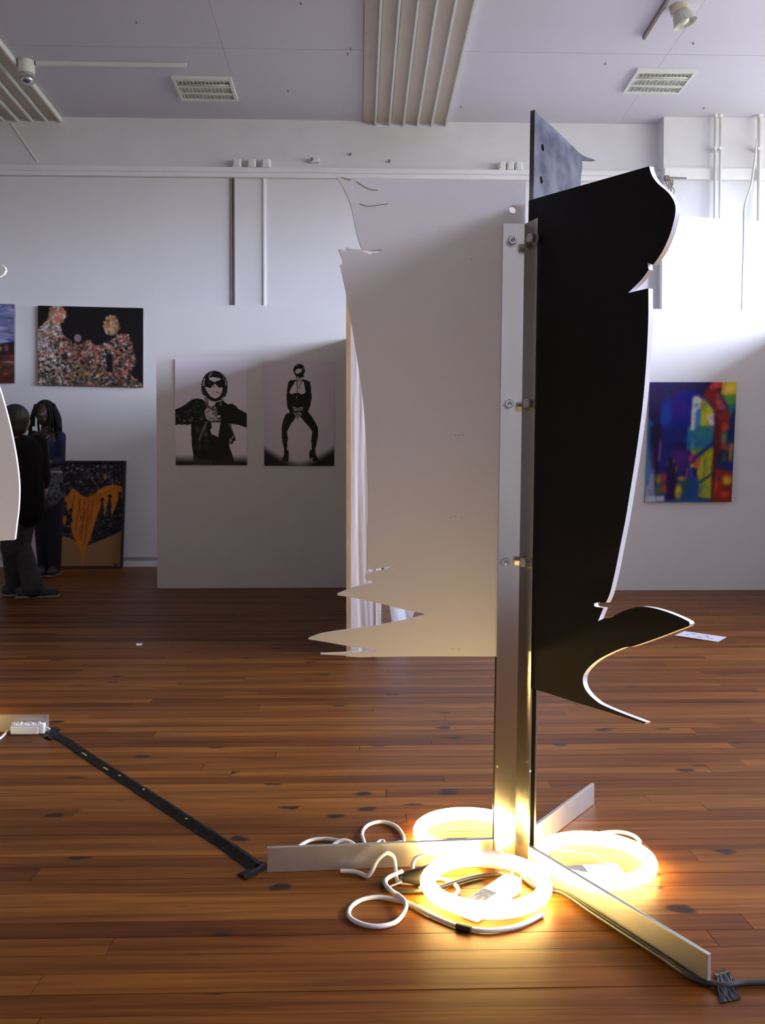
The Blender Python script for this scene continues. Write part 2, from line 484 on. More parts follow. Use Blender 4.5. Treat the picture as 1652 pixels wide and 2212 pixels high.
# ceiling: slab, boards, ribbed troughs
ceiling = obj('ceiling', bx(ROOM_X0-0.3, ROOM_X1+0.3, ROOM_Y0-0.3, WALL_Y+0.3, CEIL_Z+0.02, CEIL_Z+0.25), 'dark_hole', kind='structure', label='pale perforated board ceiling of the hall')
yj = G(400, 103, CEIL_Z).y
xm = G(487, 120, CEIL_Z).x
xm2 = G(1460, 90, CEIL_Z).x
cols = [(ROOM_X0, TRX[1][0]-1.2), (TRX[1][0]-1.2, TRX[1][0]), (TRX[1][1], xm), (xm, TRX[0][0]), (TRX[0][1], xm2), (xm2, ROOM_X1)]
rows = []
yy = yj
while yy > ROOM_Y0: rows.append((max(yy-2.44, ROOM_Y0), yy)); yy -= 2.44
rows.append((yj, WALL_Y+0.05))
for (a, b_) in cols:
    for (c_, d_) in rows:
        obj('ceiling_panel', bx(a+0.0012, b_-0.0012, c_+0.003, d_-0.003, CEIL_Z, CEIL_Z+0.02), 'ceiling_board', ceiling)
for (px, py) in [(295, 46), (650, 6), (757, 104), (751, 115), (622, 195), (1307, 136), (1497, 92), (1520, 232), (996, 230)]:
    p = G(px, py, CEIL_Z)
    obj('hook', merge(cyl(p, p-Vector((0, 0, 0.012)), 0.007, 0.005, 8), sphere(p-Vector((0, 0, 0.012)), 0.008, 8, 5)), 'grey_strip', ceiling)
for ti, (a, b_) in enumerate(TRX):
    tr_ = thing('ceiling_trough', ((a+b_)/2, WALL_Y/2, CEIL_Z-0.02), ['cream ribbed ceiling strip running to the wall, in the middle of the ceiling', 'cream ribbed ceiling strip in the upper left corner'][ti], 'ceiling strip', 'ribbed ceiling strips')
    obj('back_plate', bx(a, b_, ROOM_Y0, WALL_Y+0.05, CEIL_Z-0.004, CEIL_Z+0.018), 'rib_back', tr_)
    nr = 6; pw = (b_-a)/nr
    for k in range(nr):
        xa = a+k*pw
        # each rib: shallow folded sheet with a pale raised lip
        V = []; Fc = []
        obj('tray', bx(xa+0.002, xa+pw*0.80, ROOM_Y0, WALL_Y+0.05, CEIL_Z-0.014, CEIL_Z-0.004), 'rib_paint', tr_)
        prof = [(xa+pw*0.80, 0), (xa+pw*0.82, -0.050), (xa+pw*0.96, -0.050), (xa+pw*0.985, 0)]
        for yv in (ROOM_Y0, WALL_Y+0.05):
            for (xx, zz) in prof: V.append(Vector((xx, yv, CEIL_Z-0.004+zz)))
        q = len(prof)
        for i in range(q-1): Fc.append((i, i+1, q+i+1, q+i))
        Fc.append(tuple(range(q))); Fc.append(tuple(q+i for i in range(q)))
        obj('rib', (V, Fc), 'fixture_white', tr_)

# back wall: fixed boards, trunking, skirting, joints, projecting bay on the right
def wpt(px, py, dy=0.0): return PY(px, py, WALL_Y-dy)
zt = wpt(300, 384).z
xa = wpt(499, 600).x; xb = wpt(507, 600).x; xc = wpt(570, 600).x; xd = wpt(1139, 500).x
wb = thing('wall_board', (xa-2, WALL_Y, 0.1), 'large white wall board left of the vertical joint on the back wall', 'wall board', 'white wall boards')
obj('board', bx(ROOM_X0, xa, WALL_Y, WALL_Y+0.05, 0.1, zt), 'board_paint', wb)
wb = thing('wall_board', ((xc+xd)/2, WALL_Y, 0.1), 'large white wall board right of the pilaster, behind the sculpture', 'wall board', 'white wall boards')
obj('board', bx(xc, wpt(1400, 600).x, WALL_Y, WALL_Y+0.05, 0.1, zt), 'board_paint', wb)
obj('edge_strip', bx(xc-0.004, xc+0.016, WALL_Y-0.014, WALL_Y, 0.1, zt), 'bright_board', wb)
obj('trim_5', bx(xb+0.004, xc, WALL_Y+0.002, WALL_Y+0.05, 0.1, zt), 'board_paint', kind='structure', label='narrow white pilaster between the wall boards')
obj('trim_1', bx(xa+0.004, xa+0.018, WALL_Y-0.02, WALL_Y+0.05, 0.1, zt), 'grey_strip', kind='structure', label='thin grey pipe beside the wall board joint')
obj('trim_2', bx(xb-0.010, xb+0.004, WALL_Y-0.02, WALL_Y+0.05, 0.1, zt), 'grey_strip', kind='structure', label='second thin grey pipe beside the wall board joint')
z1 = wpt(300, 361).z; z2 = wpt(300, 373).z
obj('trim_3', merge(bx(ROOM_X0, ROOM_X1, WALL_Y-0.03, WALL_Y+0.05, z2+0.005, z1), bx(ROOM_X0, wpt(1405, 400).x, WALL_Y-0.05, WALL_Y+0.05, zt, z2-0.005)), 'trim_paint', kind='structure', label='white cable trunking running along the back wall')
obj('baseboard_back', bx(ROOM_X0, 3.0, WALL_Y-0.015, WALL_Y+0.05, 0, 0.06), 'trim_paint', kind='structure', label='white skirting along the back wall')
# bay
bxl = wpt(1423, 500).x
bay = obj('wall_bay', bx(bxl, ROOM_X1, WALL_Y-0.13, WALL_Y+0.06, 0, CEIL_Z), 'wall_paint', kind='structure', label='projecting white wall bay in the far right corner')
zb1 = wpt(1500, 376).z; zb2 = wpt(1500, 400).z
obj('trim_4', bx(bxl, ROOM_X1, WALL_Y-0.17, WALL_Y-0.13, zb2, zb1), 'trim_paint', kind='structure', label='white ledge across the projecting wall bay')
def pipe(px, name, label, r, py0=262, py1=700):
    p0 = wpt(px, py0, 0.2); p1 = wpt(px, py1, 0.2)
    t_ = thing(name, (p0.x, WALL_Y-0.2, 1.0), label, 'pipe', 'white pipes on the far right wall')
    obj('pipe_run', tube([Vector((p0.x, WALL_Y-0.2, 0.95)), Vector((p0.x, WALL_Y-0.2, CEIL_Z))], r, 12), 'trim_paint', t_, smooth=True)
    obj('collar', cyl(Vector((p0.x, WALL_Y-0.2, CEIL_Z-0.03)), Vector((p0.x, WALL_Y-0.2, CEIL_Z)), r*1.5, seg=14), 'trim_paint', t_)
    for zz in (1.5, 3.2, 4.35):
        obj('clip', bx(p0.x-r*1.15, p0.x+r*1.15, WALL_Y-0.2-r*1.1, WALL_Y-0.13, zz-0.015, zz+0.015), 'trim_paint', t_)
pipe(1545, 'riser_pipe', 'white riser pipe, left one of the close pair on the far right wall', 0.014)
pipe(1556, 'riser_pipe', 'white riser pipe, right one of the close pair on the far right wall', 0.014)
pipe(1640, 'riser_pipe', 'white riser pipe at the right edge below the ceiling', 0.02)
# wires in the corner
pts = [PY(1634, 300, WALL_Y-0.28), PY(1630, 345, WALL_Y-0.32), PY(1622, 400, WALL_Y-0.5), PY(1613, 428, WALL_Y-0.9), PY(1608, 450, PRY+0.62)]
hang = pts+[PY(1607, 475, PRY+0.5), PY(1606, 530, PRY+0.5), PY(1604, 600, PRY+0.5), PY(1602, 690, PRY+0.5)]
obj('hanging_cable', tube(crom(hang, 8), 0.011, 8), 'cable_white', smooth=True, label='white cable hanging from the ceiling pipe over the bright tall board', cat='cable')
# junction with loose wires next to the black blade tip
p = wpt(1440, 385, 0.16)
jb = thing('junction_box', (p.x, p.y, p.z-0.1), 'small junction with a tangle of grey wires on the bay corner', 'junction box')
obj('box_body', bevel_box(p+Vector((0.0, 0.0, 0.0)), (0.05, 0.05, 0.05), 0.006), 'grey_strip', jb)
for k in range(5):
    a0 = p+Vector((-0.02+0.018*k, -0.02, -0.02))
    obj('wire', tube(crom([a0, a0+Vector((rnd.uniform(-.03, .03), -0.02, -0.06)), a0+Vector((rnd.uniform(-.04, .06), -0.01, -0.12)), a0+Vector((rnd.uniform(-.05, .03), 0, -0.17))], 5), 0.006, 6), 'grey_strip', jb, smooth=True)
obj('lever', cyl(p+Vector((0.02, -0.02, 0.0)), p+Vector((0.2, -0.02, -0.005)), 0.008, seg=8), 'grey_strip', jb)
# socket groups
def sockets(name, pxs, py, wpx, label):
    c = wpt(pxs[0], py, 0.03)
    t_ = thing(name, (c.x, WALL_Y, c.z-0.06), label, 'socket box')
    for px in pxs:
        c = wpt(px, py, 0.04)
        s = wpx/FPX*WALL_Y
        bdy = obj('socket', bevel_box((c.x, WALL_Y+0.005, c.z), (s, 0.09, 0.085), 0.008), 'trim_paint', t_)
        obj('cover', bevel_box((c.x, WALL_Y-0.045, c.z), (s*0.7, 0.012, 0.06), 0.004), 'fixture_white', bdy)
sockets('socket_row', [511, 543, 574], 351, 18, 'row of three white sockets high on the back wall above the joint')
sockets('socket_row', [1085, 1103, 1121], 357, 15, 'row of three white sockets beside the zinc blade top')
c = wpt(680, 345, 0.0)
t_ = thing('wall_bracket', (c.x, WALL_Y, c.z-0.03), 'small wall bracket between the sockets on the back wall', 'bracket')
obj('plate', bevel_box((c.x, WALL_Y+0.03, c.z), (0.09, 0.06, 0.045), 0.006), 'trim_paint', t_)
obj('pin', cyl((c.x-0.03, WALL_Y-0.03, c.z), (c.x-0.03, WALL_Y+0.03, c.z), 0.014, seg=8), 'grey_strip', t_)
for (px, py) in [(757, 331), (841, 346)]:
    c = wpt(px, py)
    o = obj('wall_screw', merge(cyl((c.x, WALL_Y+0.02, c.z), (c.x, WALL_Y+0.052, c.z), 0.007, seg=8), sphere((c.x, WALL_Y+0.02, c.z), 0.014, 8, 6)), 'grey_strip', cat='screw', label='dark screw head on the back wall %s' % ('higher, straight above the white blade tip' if px < 800 else 'lower, right of the other screw'))
p0 = wpt(20, 262); p1 = wpt(77, 345)
obj('wall_wire', tube([Vector((p0.x, WALL_Y+0.045, p0.z)), Vector((p1.x, WALL_Y+0.045, p1.z))], 0.008, 6), 'trim_paint', cat='wire', label='thin wire running slanted on the wall in the upper left')

# ceiling lamps (unlit recessed fluorescent fittings)
def fixture(c4, label):
    q = [G(px, py, CEIL_Z-0.004) for (px, py) in c4]
    x0 = (q[0].x+q[3].x)/2; x1 = (q[1].x+q[2].x)/2; y1 = (q[0].y+q[1].y)/2; y0 = (q[2].y+q[3].y)/2
    y0, y1 = min(y0, y1), max(y0, y1)
    t_ = thing('ceiling_light', ((x0+x1)/2, (y0+y1)/2, CEIL_Z-0.03), label, 'ceiling light', 'unlit recessed ceiling lights')
    z0, z1 = CEIL_Z-0.028, CEIL_Z
    obj('frame', merge(bx(x0, x1, y0, y0+0.025, z0, z1), bx(x0, x1, y1-0.025, y1, z0, z1), bx(x0, x0+0.03, y0+0.025, y1-0.025, z0, z1), bx(x1-0.03, x1, y0+0.025, y1-0.025, z0, z1)), 'fixture_white', t_)
    obj('reflector', bx(x0+0.03, x1-0.03, y0+0.025, y1-0.025, CEIL_Z-0.006, CEIL_Z-0.001), 'fixture_grey', t_)
    L = y1-y0-0.05
    for k in range(2):
        yc = y0+0.025+L*(0.27+0.46*k)
        obj('tube', cyl((x0+0.035, yc, CEIL_Z-0.016), (x1-0.035, yc, CEIL_Z-0.016), 0.010, seg=10), 'fixture_tube', t_, smooth=True)
    for k in range(4):
        yc = y0+0.03+L*(0.0+0.33*k)*0.97
        obj('louvre_rail', bx(x0+0.03, x1-0.03, yc, yc+0.018, z0+0.002, CEIL_Z-0.006), 'fixture_white', t_)
    for k in range(14):
        xc_ = x0+0.03+(x1-x0-0.06)*(k+0.5)/14
        obj('louvre', bx(xc_-0.0015, xc_+0.0015, y0+0.025, y1-0.025, z0+0.006, CEIL_Z-0.008), 'fixture_white', t_)
fixture([(369, 165), (499, 165), (514, 215), (392, 213)], 'unlit recessed ceiling light left of the ribbed strip')
fixture([(1378, 147), (1512, 150), (1463, 200), (1343, 197)], 'unlit recessed louvred ceiling light on the right')

# spotlights on rods
q0 = G(78, 138, CEIL_Z-0.02); q1 = G(402, 141, CEIL_Z-0.02)
t_ = thing('track_spotlight', (q0.x-0.1, q0.y, CEIL_Z-0.4), 'white track spotlight with round bulb, upper left, rail to its right', 'spotlight')
obj('rail', bx(q0.x, q1.x, q0.y-0.014, q0.y+0.014, CEIL_Z-0.032, CEIL_Z), 'fixture_white', t_)
cx = PY(57, 150, q0.y).x; yq = q0.y
zA = PY(57, 112, yq).z; zB = PY(57, 122, yq).z; zC = PY(57, 160, yq).z; zD = PY(57, 186, yq).z
obj('mount', merge(cyl((cx, yq, zB), (cx, yq, CEIL_Z), 0.03, seg=14), bx(cx, q0.x+0.01, yq-0.012, yq+0.012, CEIL_Z-0.03, CEIL_Z)), 'grey_strip', t_)
obj('housing', tube([(cx, yq, zC), (cx, yq, zC+0.01), (cx, yq, zB-0.008), (cx, yq, zB)], [0.070, 0.074, 0.074, 0.06], 20), 'fixture_white', t_, smooth=False)
obj('lamp_neck', tube([(cx, yq, zD+0.06), (cx, yq, zD+0.085), (cx, yq, zC)], [0.072, 0.066, 0.045], 20), 'fixture_grey', t_)
obj('bulb', sphere((cx+0.01, yq-0.01, zD+0.055), (0.066, 0.066, 0.05), 16, 10), 'zinc', t_, smooth=True)
r0 = G(1390, 83, CEIL_Z-0.02); r1 = G(1455, -30, CEIL_Z-0.02)
t_ = thing('track_spotlight', (r0.x+0.15, r0.y-0.4, CEIL_Z-0.4), 'grey tilted track spotlight at the top right edge of the ceiling', 'spotlight')
obj('rail', bx(r0.x-0.012, r0.x+0.012, r1.y-0.6, r0.y, CEIL_Z-0.032, CEIL_Z), 'grey_strip', t_)
Yq = r0.y-0.45
a_ = PY(1452, -25, Yq); b1 = PY(1470, 24, Yq); b2 = PY(1476, 50, Yq-0.05)
dirv = (b1-a_).normalized()
obj('mount', cyl(Vector((r0.x, Yq, CEIL_Z-0.02)), a_+dirv*0.02, 0.02, seg=10), 'grey_strip', t_)
obj('housing', cyl(a_, b1, 0.075, 0.078, 18), 'rib_paint', t_)
obj('shade', tube([b1-dirv*0.01, b1+dirv*0.03, b1+dirv*0.11], [0.055, 0.075, 0.095], 20, caps=False), 'fixture_grey', t_)
obj('bulb', sphere(b1+dirv*0.06, 0.05, 12, 8), 'fixture_tube', t_, smooth=True)

# ------------------------------------------------------------------ partitions
def frontal(name, px0, px1, py_bot, py_top, label, th=0.05, matn='board_paint', x1=None, yrot=0.0, group='white exhibition partitions'):
    p0 = G(px0, py_bot); p1 = G(px1, py_bot)
    Y = (p0.y+p1.y)/2
    top = PY((px0+px1)/2, py_top, Y).z
    X1 = p1.x if x1 is None else x1
    t_ = thing(name, ((p0.x+X1)/2, Y, 0), label, 'partition', group)
    obj('panel', bx(p0.x, X1, Y, Y+th, 0.0, top-0.0), matn, t_)
    obj('edge_cap', bx(p0.x, X1, Y+0.004, Y+th-0.004, top, top+0.006), 'board_paint', t_)
    for xx in (p0.x+0.2, X1-0.2):
        obj('rear_foot', bx(xx-0.02, xx+0.02, Y+th, Y+th+0.35, 0.0, 0.045), 'timber', t_)
    return Y, top, t_
PLY, PLT, _ = frontal('partition', 341, 756, 1270, 661, 'white partition carrying the two black and white photographs')
PRY, PRT, _ = frontal('partition', 1232, 1640, 1275, 669, 'white partition carrying the colourful arch painting, right of the sculpture', x1=3.62)
# long partition seen end-on, wrapped in white film
pe0 = G(748, 1419); pe1 = G(811, 1419)
e0, e1 = pe0.x, pe1.x; EY = pe0.y
t_ = thing('film_wrapped_partition', ((e0+e1)/2, EY, 0), 'narrow end of a partition wrapped in crinkled white film, behind the white blade', 'partition')
EH = 1.87
obj('core_board', bx(e0+0.004, e1-0.008, EY+0.02, EY+0.9, 0.0, EH), 'board_paint', t_)
obj('unseen_shade_board', bx(e0+0.03, e1-0.008, EY+0.9, WALL_Y-0.65, 0.0, 2.03), 'board_paint', t_)  # unseen taller board, added to shade the left partition and lower back wall
obj('corner_batten', bx(e0, e0+0.019, EY, EY+0.03, 0.0, EH), 'timber', t_)
# crinkled film
NX, NZ = 26, 90
V = []; Fc = []
for j in range(NZ+1):
    for i in range(NX+1):
        u = i/NX; vz = j/NZ*EH
        xx = e0+0.018+(e1-e0-0.018)*u
        d_ = 0.0030*math.sin(u*9+1.3*math.sin(vz*1.7)+0.8*math.sin(vz*4.3))*(0.5+0.5*math.sin(vz*2.3+u*3)) + 0.0010*math.sin(u*23+vz*3.1+2*math.sin(vz*2.9)) + 0.0004*math.sin(u*41+vz*7)
        V.append(Vector((xx, EY+0.004-d_*(math.sin(math.pi*min(max(u, 0.02), 0.98)))**0.5, vz)))
for j in range(NZ):
    for i in range(NX):
        a_ = j*(NX+1)+i
        Fc.append((a_, a_+1, a_+NX+2, a_+NX+1))
o = obj('film', (V, Fc), 'plastic_film', t_, smooth=True)
md = o.modifiers.new('thick', 'SOLIDIFY'); md.thickness = 0.002; md.offset = 1
obj('corner_strip', bx(e1, e1+0.012, EY-0.004, EY+0.02, 0.0, EH), 'trim_paint', t_)
# pole and rolled film just behind
p = G(820, 1372); p.y += 0.25
t_ = thing('slim_pole', (p.x+0.006, 4.62, 0), 'slim white pole standing behind the film wrapped partition end', 'pole')
px_ = PY(820, 1330, 4.62).x
obj('pole_tube', tube([(px_, 4.62, 0), (px_, 4.62, 1.3)], 0.008, 10), 'trim_paint', t_, smooth=True)
obj('pole_foot', cyl((px_, 4.62, 0), (px_, 4.62, 0.012), 0.03, 0.026, 14), 'grey_strip', t_)
rb = G(866, 1372); rt = PY(838, 1180, rb.y+0.05)
ax = (rt-rb).normalized()
t_ = thing('plastic_roll', rb, 'shiny roll of pale plastic seen through the notch of the white blade', 'plastic roll')
V = []; Fc = []
NS = 40
for j in range(13):
    c_ = rb.lerp(rt, j/12)
    for i in range(NS+1):
        a_ = i/NS*4.2*math.pi
        r_ = 0.022+0.022*i/NS+0.0025*math.sin(i*1.7+j*0.8)
        V.append(c_+Vector((math.cos(a_)*r_, math.sin(a_)*r_, 0)))
for j in range(12):
    for i in range(NS):
        q = j*(NS+1)+i
        Fc.append((q, q+1, q+NS+2, q+NS+1))
obj('sheet', (V, Fc), 'roll_film', t_, smooth=True)
fl0 = G(868, 1372); 
V = [G(866, 1366, 0.002), G(884, 1360, 0.002), PY(896, 1318, rb.y+0.04), PY(866, 1300, rb.y+0.04)]
V2 = [v+Vector((0, 0.004, 0)) for v in V]
obj('loose_flap', (V+V2, [(0, 1, 2, 3), (7, 6, 5, 4), (0, 4, 5, 1), (1, 5, 6, 2), (2, 6, 7, 3), (3, 7, 4, 0)]), 'plastic_film', t_)
# unseen end-on partition right of the frame, placed to shade the right partition
t_ = thing('partition', (3.55, 5.5, 0), 'unseen white partition end-on beyond the right edge, shading the right partition', 'partition', 'white exhibition partitions')
obj('panel', bx(3.52, 3.58, 4.3, PRY-0.02, 0, 2.12), 'board_paint', t_)
obj('edge_cap', bx(3.524, 3.576, 4.3, PRY-0.02, 2.12, 2.126), 'timber', t_)
# tall bright board behind the right partition, turned to the windows
tbY = PRY+0.62
tl = PY(1430, 600, tbY); tz = PY(1500, 465, tbY).z
ang = math.radians(9)
R_ = Matrix.Rotation(ang, 3, 'Z')
t_ = thing('tall_board', (tl.x+0.5, tbY, 0), 'tall blank white board catching the window light, behind the right partition', 'board')
Lb = 1.5
cb = Vector((tl.x, tbY, tz/2)) + R_ @ Vector((Lb/2, 0.02, 0))
obj('panel', box(cb, (Lb, 0.04, tz), R_), 'bright_board', t_)
for k in (0.15, 0.85):
    cf = Vector((tl.x, tbY, 0.022)) + R_ @ Vector((Lb*k, 0.19, 0))
    obj('rear_foot', box(cf, (0.045, 0.30, 0.044), R_), 'timber', t_)

# ------------------------------------------------------------------ flat art: tiny rasteriser writing to a colour attribute
class Art:
    def __init__(s, x0, y0, x1, y1, W, H, bgc):
        s.x0, s.y0, s.x1, s.y1, s.W, s.H = x0, y0, x1, y1, W, H
        xs = x0+(np.arange(W)+0.5)/W*(x1-x0); ys_ = y0+(np.arange(H)+0.5)/H*(y1-y0)
        s.X, s.Y = np.meshgrid(xs, ys_)
        s.a = np.zeros((H, W, 3)); s.a[:] = np.array(bgc, float)
        s.r = np.random.RandomState(5)
    def put(s, mask, c, al=1.0):
        m_ = mask.astype(float)*al
        s.a = s.a*(1-m_[..., None])+np.array(c, float)*m_[..., None]
    def pmask(s, pts):
        ins = np.zeros(s.X.shape, bool); n_ = len(pts); j = n_-1
        for i in range(n_):
            xi, yi = pts[i]; xj, yj_ = pts[j]
            if yi != yj_:
                cnd = ((yi > s.Y) != (yj_ > s.Y)) & (s.X < (xj-xi)*(s.Y-yi)/(yj_-yi)+xi)
                ins ^= cnd
            j = i
        return ins
    def poly(s, pts, c, al=1.0): s.put(s.pmask(pts), c, al)
    def ell(s, cx, cy, rx, ry, c, al=1.0, rot=0.0, soft=0.0):
        ca, sa = math.cos(rot), math.sin(rot)
        dx = s.X-cx; dy = s.Y-cy
        u = (dx*ca+dy*sa)/rx; v = (-dx*sa+dy*ca)/ry
        d = u*u+v*v
        if soft > 0: s.put(np.clip((1+soft-np.sqrt(d))/(2*soft), 0, 1), c, al)
        else: s.put(d < 1, c, al)
    def line(s, x0, y0, x1, y1, w, c, al=1.0):
        dx, dy = x1-x0, y1-y0; L = dx*dx+dy*dy+1e-9
        t = np.clip(((s.X-x0)*dx+(s.Y-y0)*dy)/L, 0, 1)
        d = np.hypot(s.X-(x0+t*dx), s.Y-(y0+t*dy))
        s.put(d < w/2, c, al)
    def dabs(s, mask, n_, size, pal, al=0.85, asp=2.2, rotr=(-1.6, 1.6)):
        ii = np.argwhere(mask)
        for k in range(n_):
            y_, x_ = ii[s.r.randint(len(ii))]
            cx, cy = s.X[y_, x_], s.Y[y_, x_]
            z = size*s.r.uniform(0.5, 1.4)
            c = np.array(pal[s.r.randint(len(pal))], float)*s.r.uniform(0.75, 1.2)
            rot = s.r.uniform(*rotr); ca, sa = math.cos(rot), math.sin(rot)
            # local window for speed
            R2 = z*asp
            jx0 = int(max((cx-R2-s.x0)/(s.x1-s.x0)*s.W, 0)); jx1 = int(min((cx+R2-s.x0)/(s.x1-s.x0)*s.W+2, s.W))
            jy0 = int(max((cy-R2-s.y0)/(s.y1-s.y0)*s.H, 0)); jy1 = int(min((cy+R2-s.y0)/(s.y1-s.y0)*s.H+2, s.H))
            if jx1 <= jx0 or jy1 <= jy0: continue
            sx = s.X[jy0:jy1, jx0:jx1]-cx; sy = s.Y[jy0:jy1, jx0:jx1]-cy
            m_ = ((((sx*ca+sy*sa)/(z*asp))**2+((-sx*sa+sy*ca)/z)**2) < 1).astype(float)*al
            s.a[jy0:jy1, jx0:jx1] = s.a[jy0:jy1, jx0:jx1]*(1-m_[..., None])+np.clip(c, 0, 255)*m_[..., None]
    def blur(s, k=1, n=1):
        for _ in range(n):
            for ax_ in (0, 1):
                pad = [(0, 0)]*3; pad[ax_] = (k, k)
                p_ = np.pad(s.a, pad, mode='edge')
                L_ = s.a.shape[ax_]
                s.a = sum(np.take(p_, range(j, j+L_), axis=ax_) for j in range(2*k+1))/(2*k+1)
    def linear(s):
        c = np.clip(s.a, 0, 255)/255.0
        return np.where(c <= 0.04045, c/12.92, ((c+0.055)/1.055)**2.4)

def art_mesh(name, art, TL, TR, BL, parent, matn):
    """colour grid spanned by three corners (top left, top right, bottom left)"""
    W_, H_ = art.W, art.H
    TL, TR, BL = Vector(TL), Vector(TR), Vector(BL)
    base = WLOC[parent.name]
    us = np.linspace(0, 1, W_+1); vs_ = np.linspace(0, 1, H_+1)
    U, Vv = np.meshgrid(us, vs_)
    o_ = np.array(TL-base); du = np.array(TR-TL); dv = np.array(BL-TL)
    P = o_+U[..., None]*du+Vv[..., None]*dv
    co = P.reshape(-1, 3)
    idx = np.arange((W_+1)*(H_+1)).reshape(H_+1, W_+1)
    quads = np.stack([idx[:-1, :-1], idx[1:, :-1], idx[1:, 1:], idx[:-1, 1:]], -1).reshape(-1, 4)
    me = bpy.data.meshes.new(name)
    me.vertices.add(len(co)); me.vertices.foreach_set('co', co.ravel())
    me.loops.add(quads.size); me.loops.foreach_set('vertex_index', quads.ravel().astype(np.int32))
    me.polygons.add(len(quads)); me.polygons.foreach_set('loop_start', np.arange(0, quads.size, 4, dtype=np.int32))
    me.update(calc_edges=True)
    L = art.linear().reshape(-1, 3)
    at_ = me.attributes.new('ink', 'FLOAT_COLOR', 'FACE')
    at_.data.foreach_set('color', np.concatenate([L, np.ones((len(L), 1))], 1).ravel())
    me.materials.append(MATS[matn])
    ob = bpy.data.objects.new(name, me); COL.objects.link(ob); ob.parent = parent
    WLOC[ob.name] = base
    return ob

# photograph 1: person in helmet and sunglasses
K = (16, 14, 16); LT = (226, 220, 226); MG = (70, 66, 68)
def photo_one():
    A = Art(155, 135, 1468, 2085, 150, 222, (232, 226, 236))
    d = np.clip((A.Y-1880)/170, 0, 1)**1.3
    A.put(np.ones_like(A.X, bool), (24, 20, 22), d)
    A.poly([(155, 1060), (250, 1022), (350, 962), (470, 872), (560, 856), (660, 875), (720, 930), (760, 920), (900, 930), (1030, 885), (1110, 960), (1200, 950), (1280, 1000), (1300, 1035), (1470, 1130), (1470, 1392), (1330, 1345), (1180, 1322), (1200, 1450), (1215, 1560), (1140, 1630), (1150, 1760), (1190, 1870), (1225, 2000), (1225, 2085), (480, 2085), (480, 1900), (455, 1750), (440, 1330), (380, 1347), (300, 1335), (155, 1345)], K)
    A.poly([(490, 1900), (620, 1980), (820, 2000), (820, 2085), (470, 2085)], (58, 54, 56))
    A.poly([(860, 2000), (1170, 1890), (1220, 2085), (840, 2085)], (32, 30, 32))
    # texture on the jacket
    m_ = A.pmask([(170, 1090), (520, 900), (700, 960), (700, 1250), (480, 1320), (170, 1330)])
    A.dabs(m_, 60, 14, [(46, 44, 46), (34, 32, 34), (64, 62, 64)], 0.8)
    m_ = A.pmask([(470, 1350), (760, 1350), (820, 1800), (560, 1850), (480, 1700)])
    A.dabs(m_, 50, 14, [(46, 44, 46), (36, 34, 36), (70, 66, 66)], 0.7)
    for (x, y_, r_) in [(440, 1262, 30), (320, 1268, 24), (235, 1235, 18), (190, 1180, 24), (460, 1215, 22), (630, 1240, 20), (650, 1210, 14), (570, 990, 16)]: A.ell(x, y_, r_, r_*0.9, (120, 116, 118), 0.8)
    A.poly([(700, 1290), (750, 1280), (720, 1380), (650, 1520), (600, 1640), (575, 1620), (620, 1480)], (120, 114, 114), 0.9)
    A.poly([(530, 1340), (560, 1400), (610, 1500), (580, 1480), (545, 1420)], (90, 86, 86), 0.8)
    A.poly([(590, 1660), (610, 1700), (600, 1830), (560, 1800)], (74, 70, 72), 0.8)
    A.ell(720, 1510, 22, 30, (120, 116, 116), 0.8)
    A.ell(740, 1740, 40, 60, (40, 38, 40), 0.8)
    A.poly([(1110, 1310), (1180, 1330), (1215, 1470), (1260, 1560), (1235, 1650), (1190, 1700), (1150, 1690), (1135, 1600), (1210, 1550), (1180, 1440)], (110, 104, 104), 0.9)
    A.poly([(1160, 1590), (1220, 1560), (1215, 1640), (1170, 1680)], LT)
    A.dabs(A.pmask([(1150, 1400), (1250, 1560), (1240, 1660), (1170, 1690), (1190, 1500)]), 14, 12, [(30, 28, 30)], 0.9)
    # hair at the neck, neck
    A.poly([(690, 830), (760, 830), (780, 960), (740, 1010), (700, 960)], (120, 112, 114), 0.8)
    A.poly([(770, 890), (905, 900), (890, 960), (850, 1010), (770, 1010)], LT)
    A.poly([(690, 1100), (740, 1010), (870, 980), (920, 1060), (930, 1180), (980, 1160), (985, 1200), (900, 1230), (1005, 1245), (1000, 1262), (800, 1285), (720, 1230)], (198, 188, 194))
    A.dabs(A.pmask([(760, 1010), (900, 990), (930, 1190), (860, 1170), (840, 1080)]), 16, 14, [(70, 60, 64), (120, 108, 112)], 0.8)
    A.line(720, 1120, 800, 1060, 12, MG); A.line(790, 1030, 830, 1060, 18, (50, 44, 46))
    A.line(760, 1220, 1000, 1235, 10, K); A.line(790, 1275, 1000, 1255, 10, K)
    A.ell(945, 1185, 32, 26, (214, 208, 212))
    A.poly([(815, 1300), (900, 1290), (985, 1300), (960, 1420), (940, 1570), (900, 1545), (830, 1520), (790, 1450), (820, 1400)], LT)
    A.ell(990, 950, 20, 50, (130, 126, 128), 0.8)
    # helmet
    A.ell(880, 620, 242, 272, K)
    A.poly([(640, 600), (720, 600), (760, 830), (720, 820), (660, 790), (635, 720)], (36, 34, 36))
    A.poly([(1020, 600), (1115, 600), (1110, 730), (1080, 820), (1000, 850)], (30, 28, 30))
    A.poly([(760, 480), (790, 400), (850, 370), (840, 400), (800, 450), (780, 490)], (130, 126, 132), 0.9)
    A.poly([(660, 600), (680, 500), (705, 480), (695, 620), (670, 640)], (176, 172, 178))
    A.poly([(1040, 470), (1090, 520), (1105, 620), (1075, 620), (1050, 540)], (186, 182, 188))
    A.poly([(980, 390), (1050, 430), (1110, 530), (1090, 510), (1020, 440)], (90, 86, 90), 0.9)
    A.ell(660, 730, 24, 36, (90, 86, 88), 0.8)
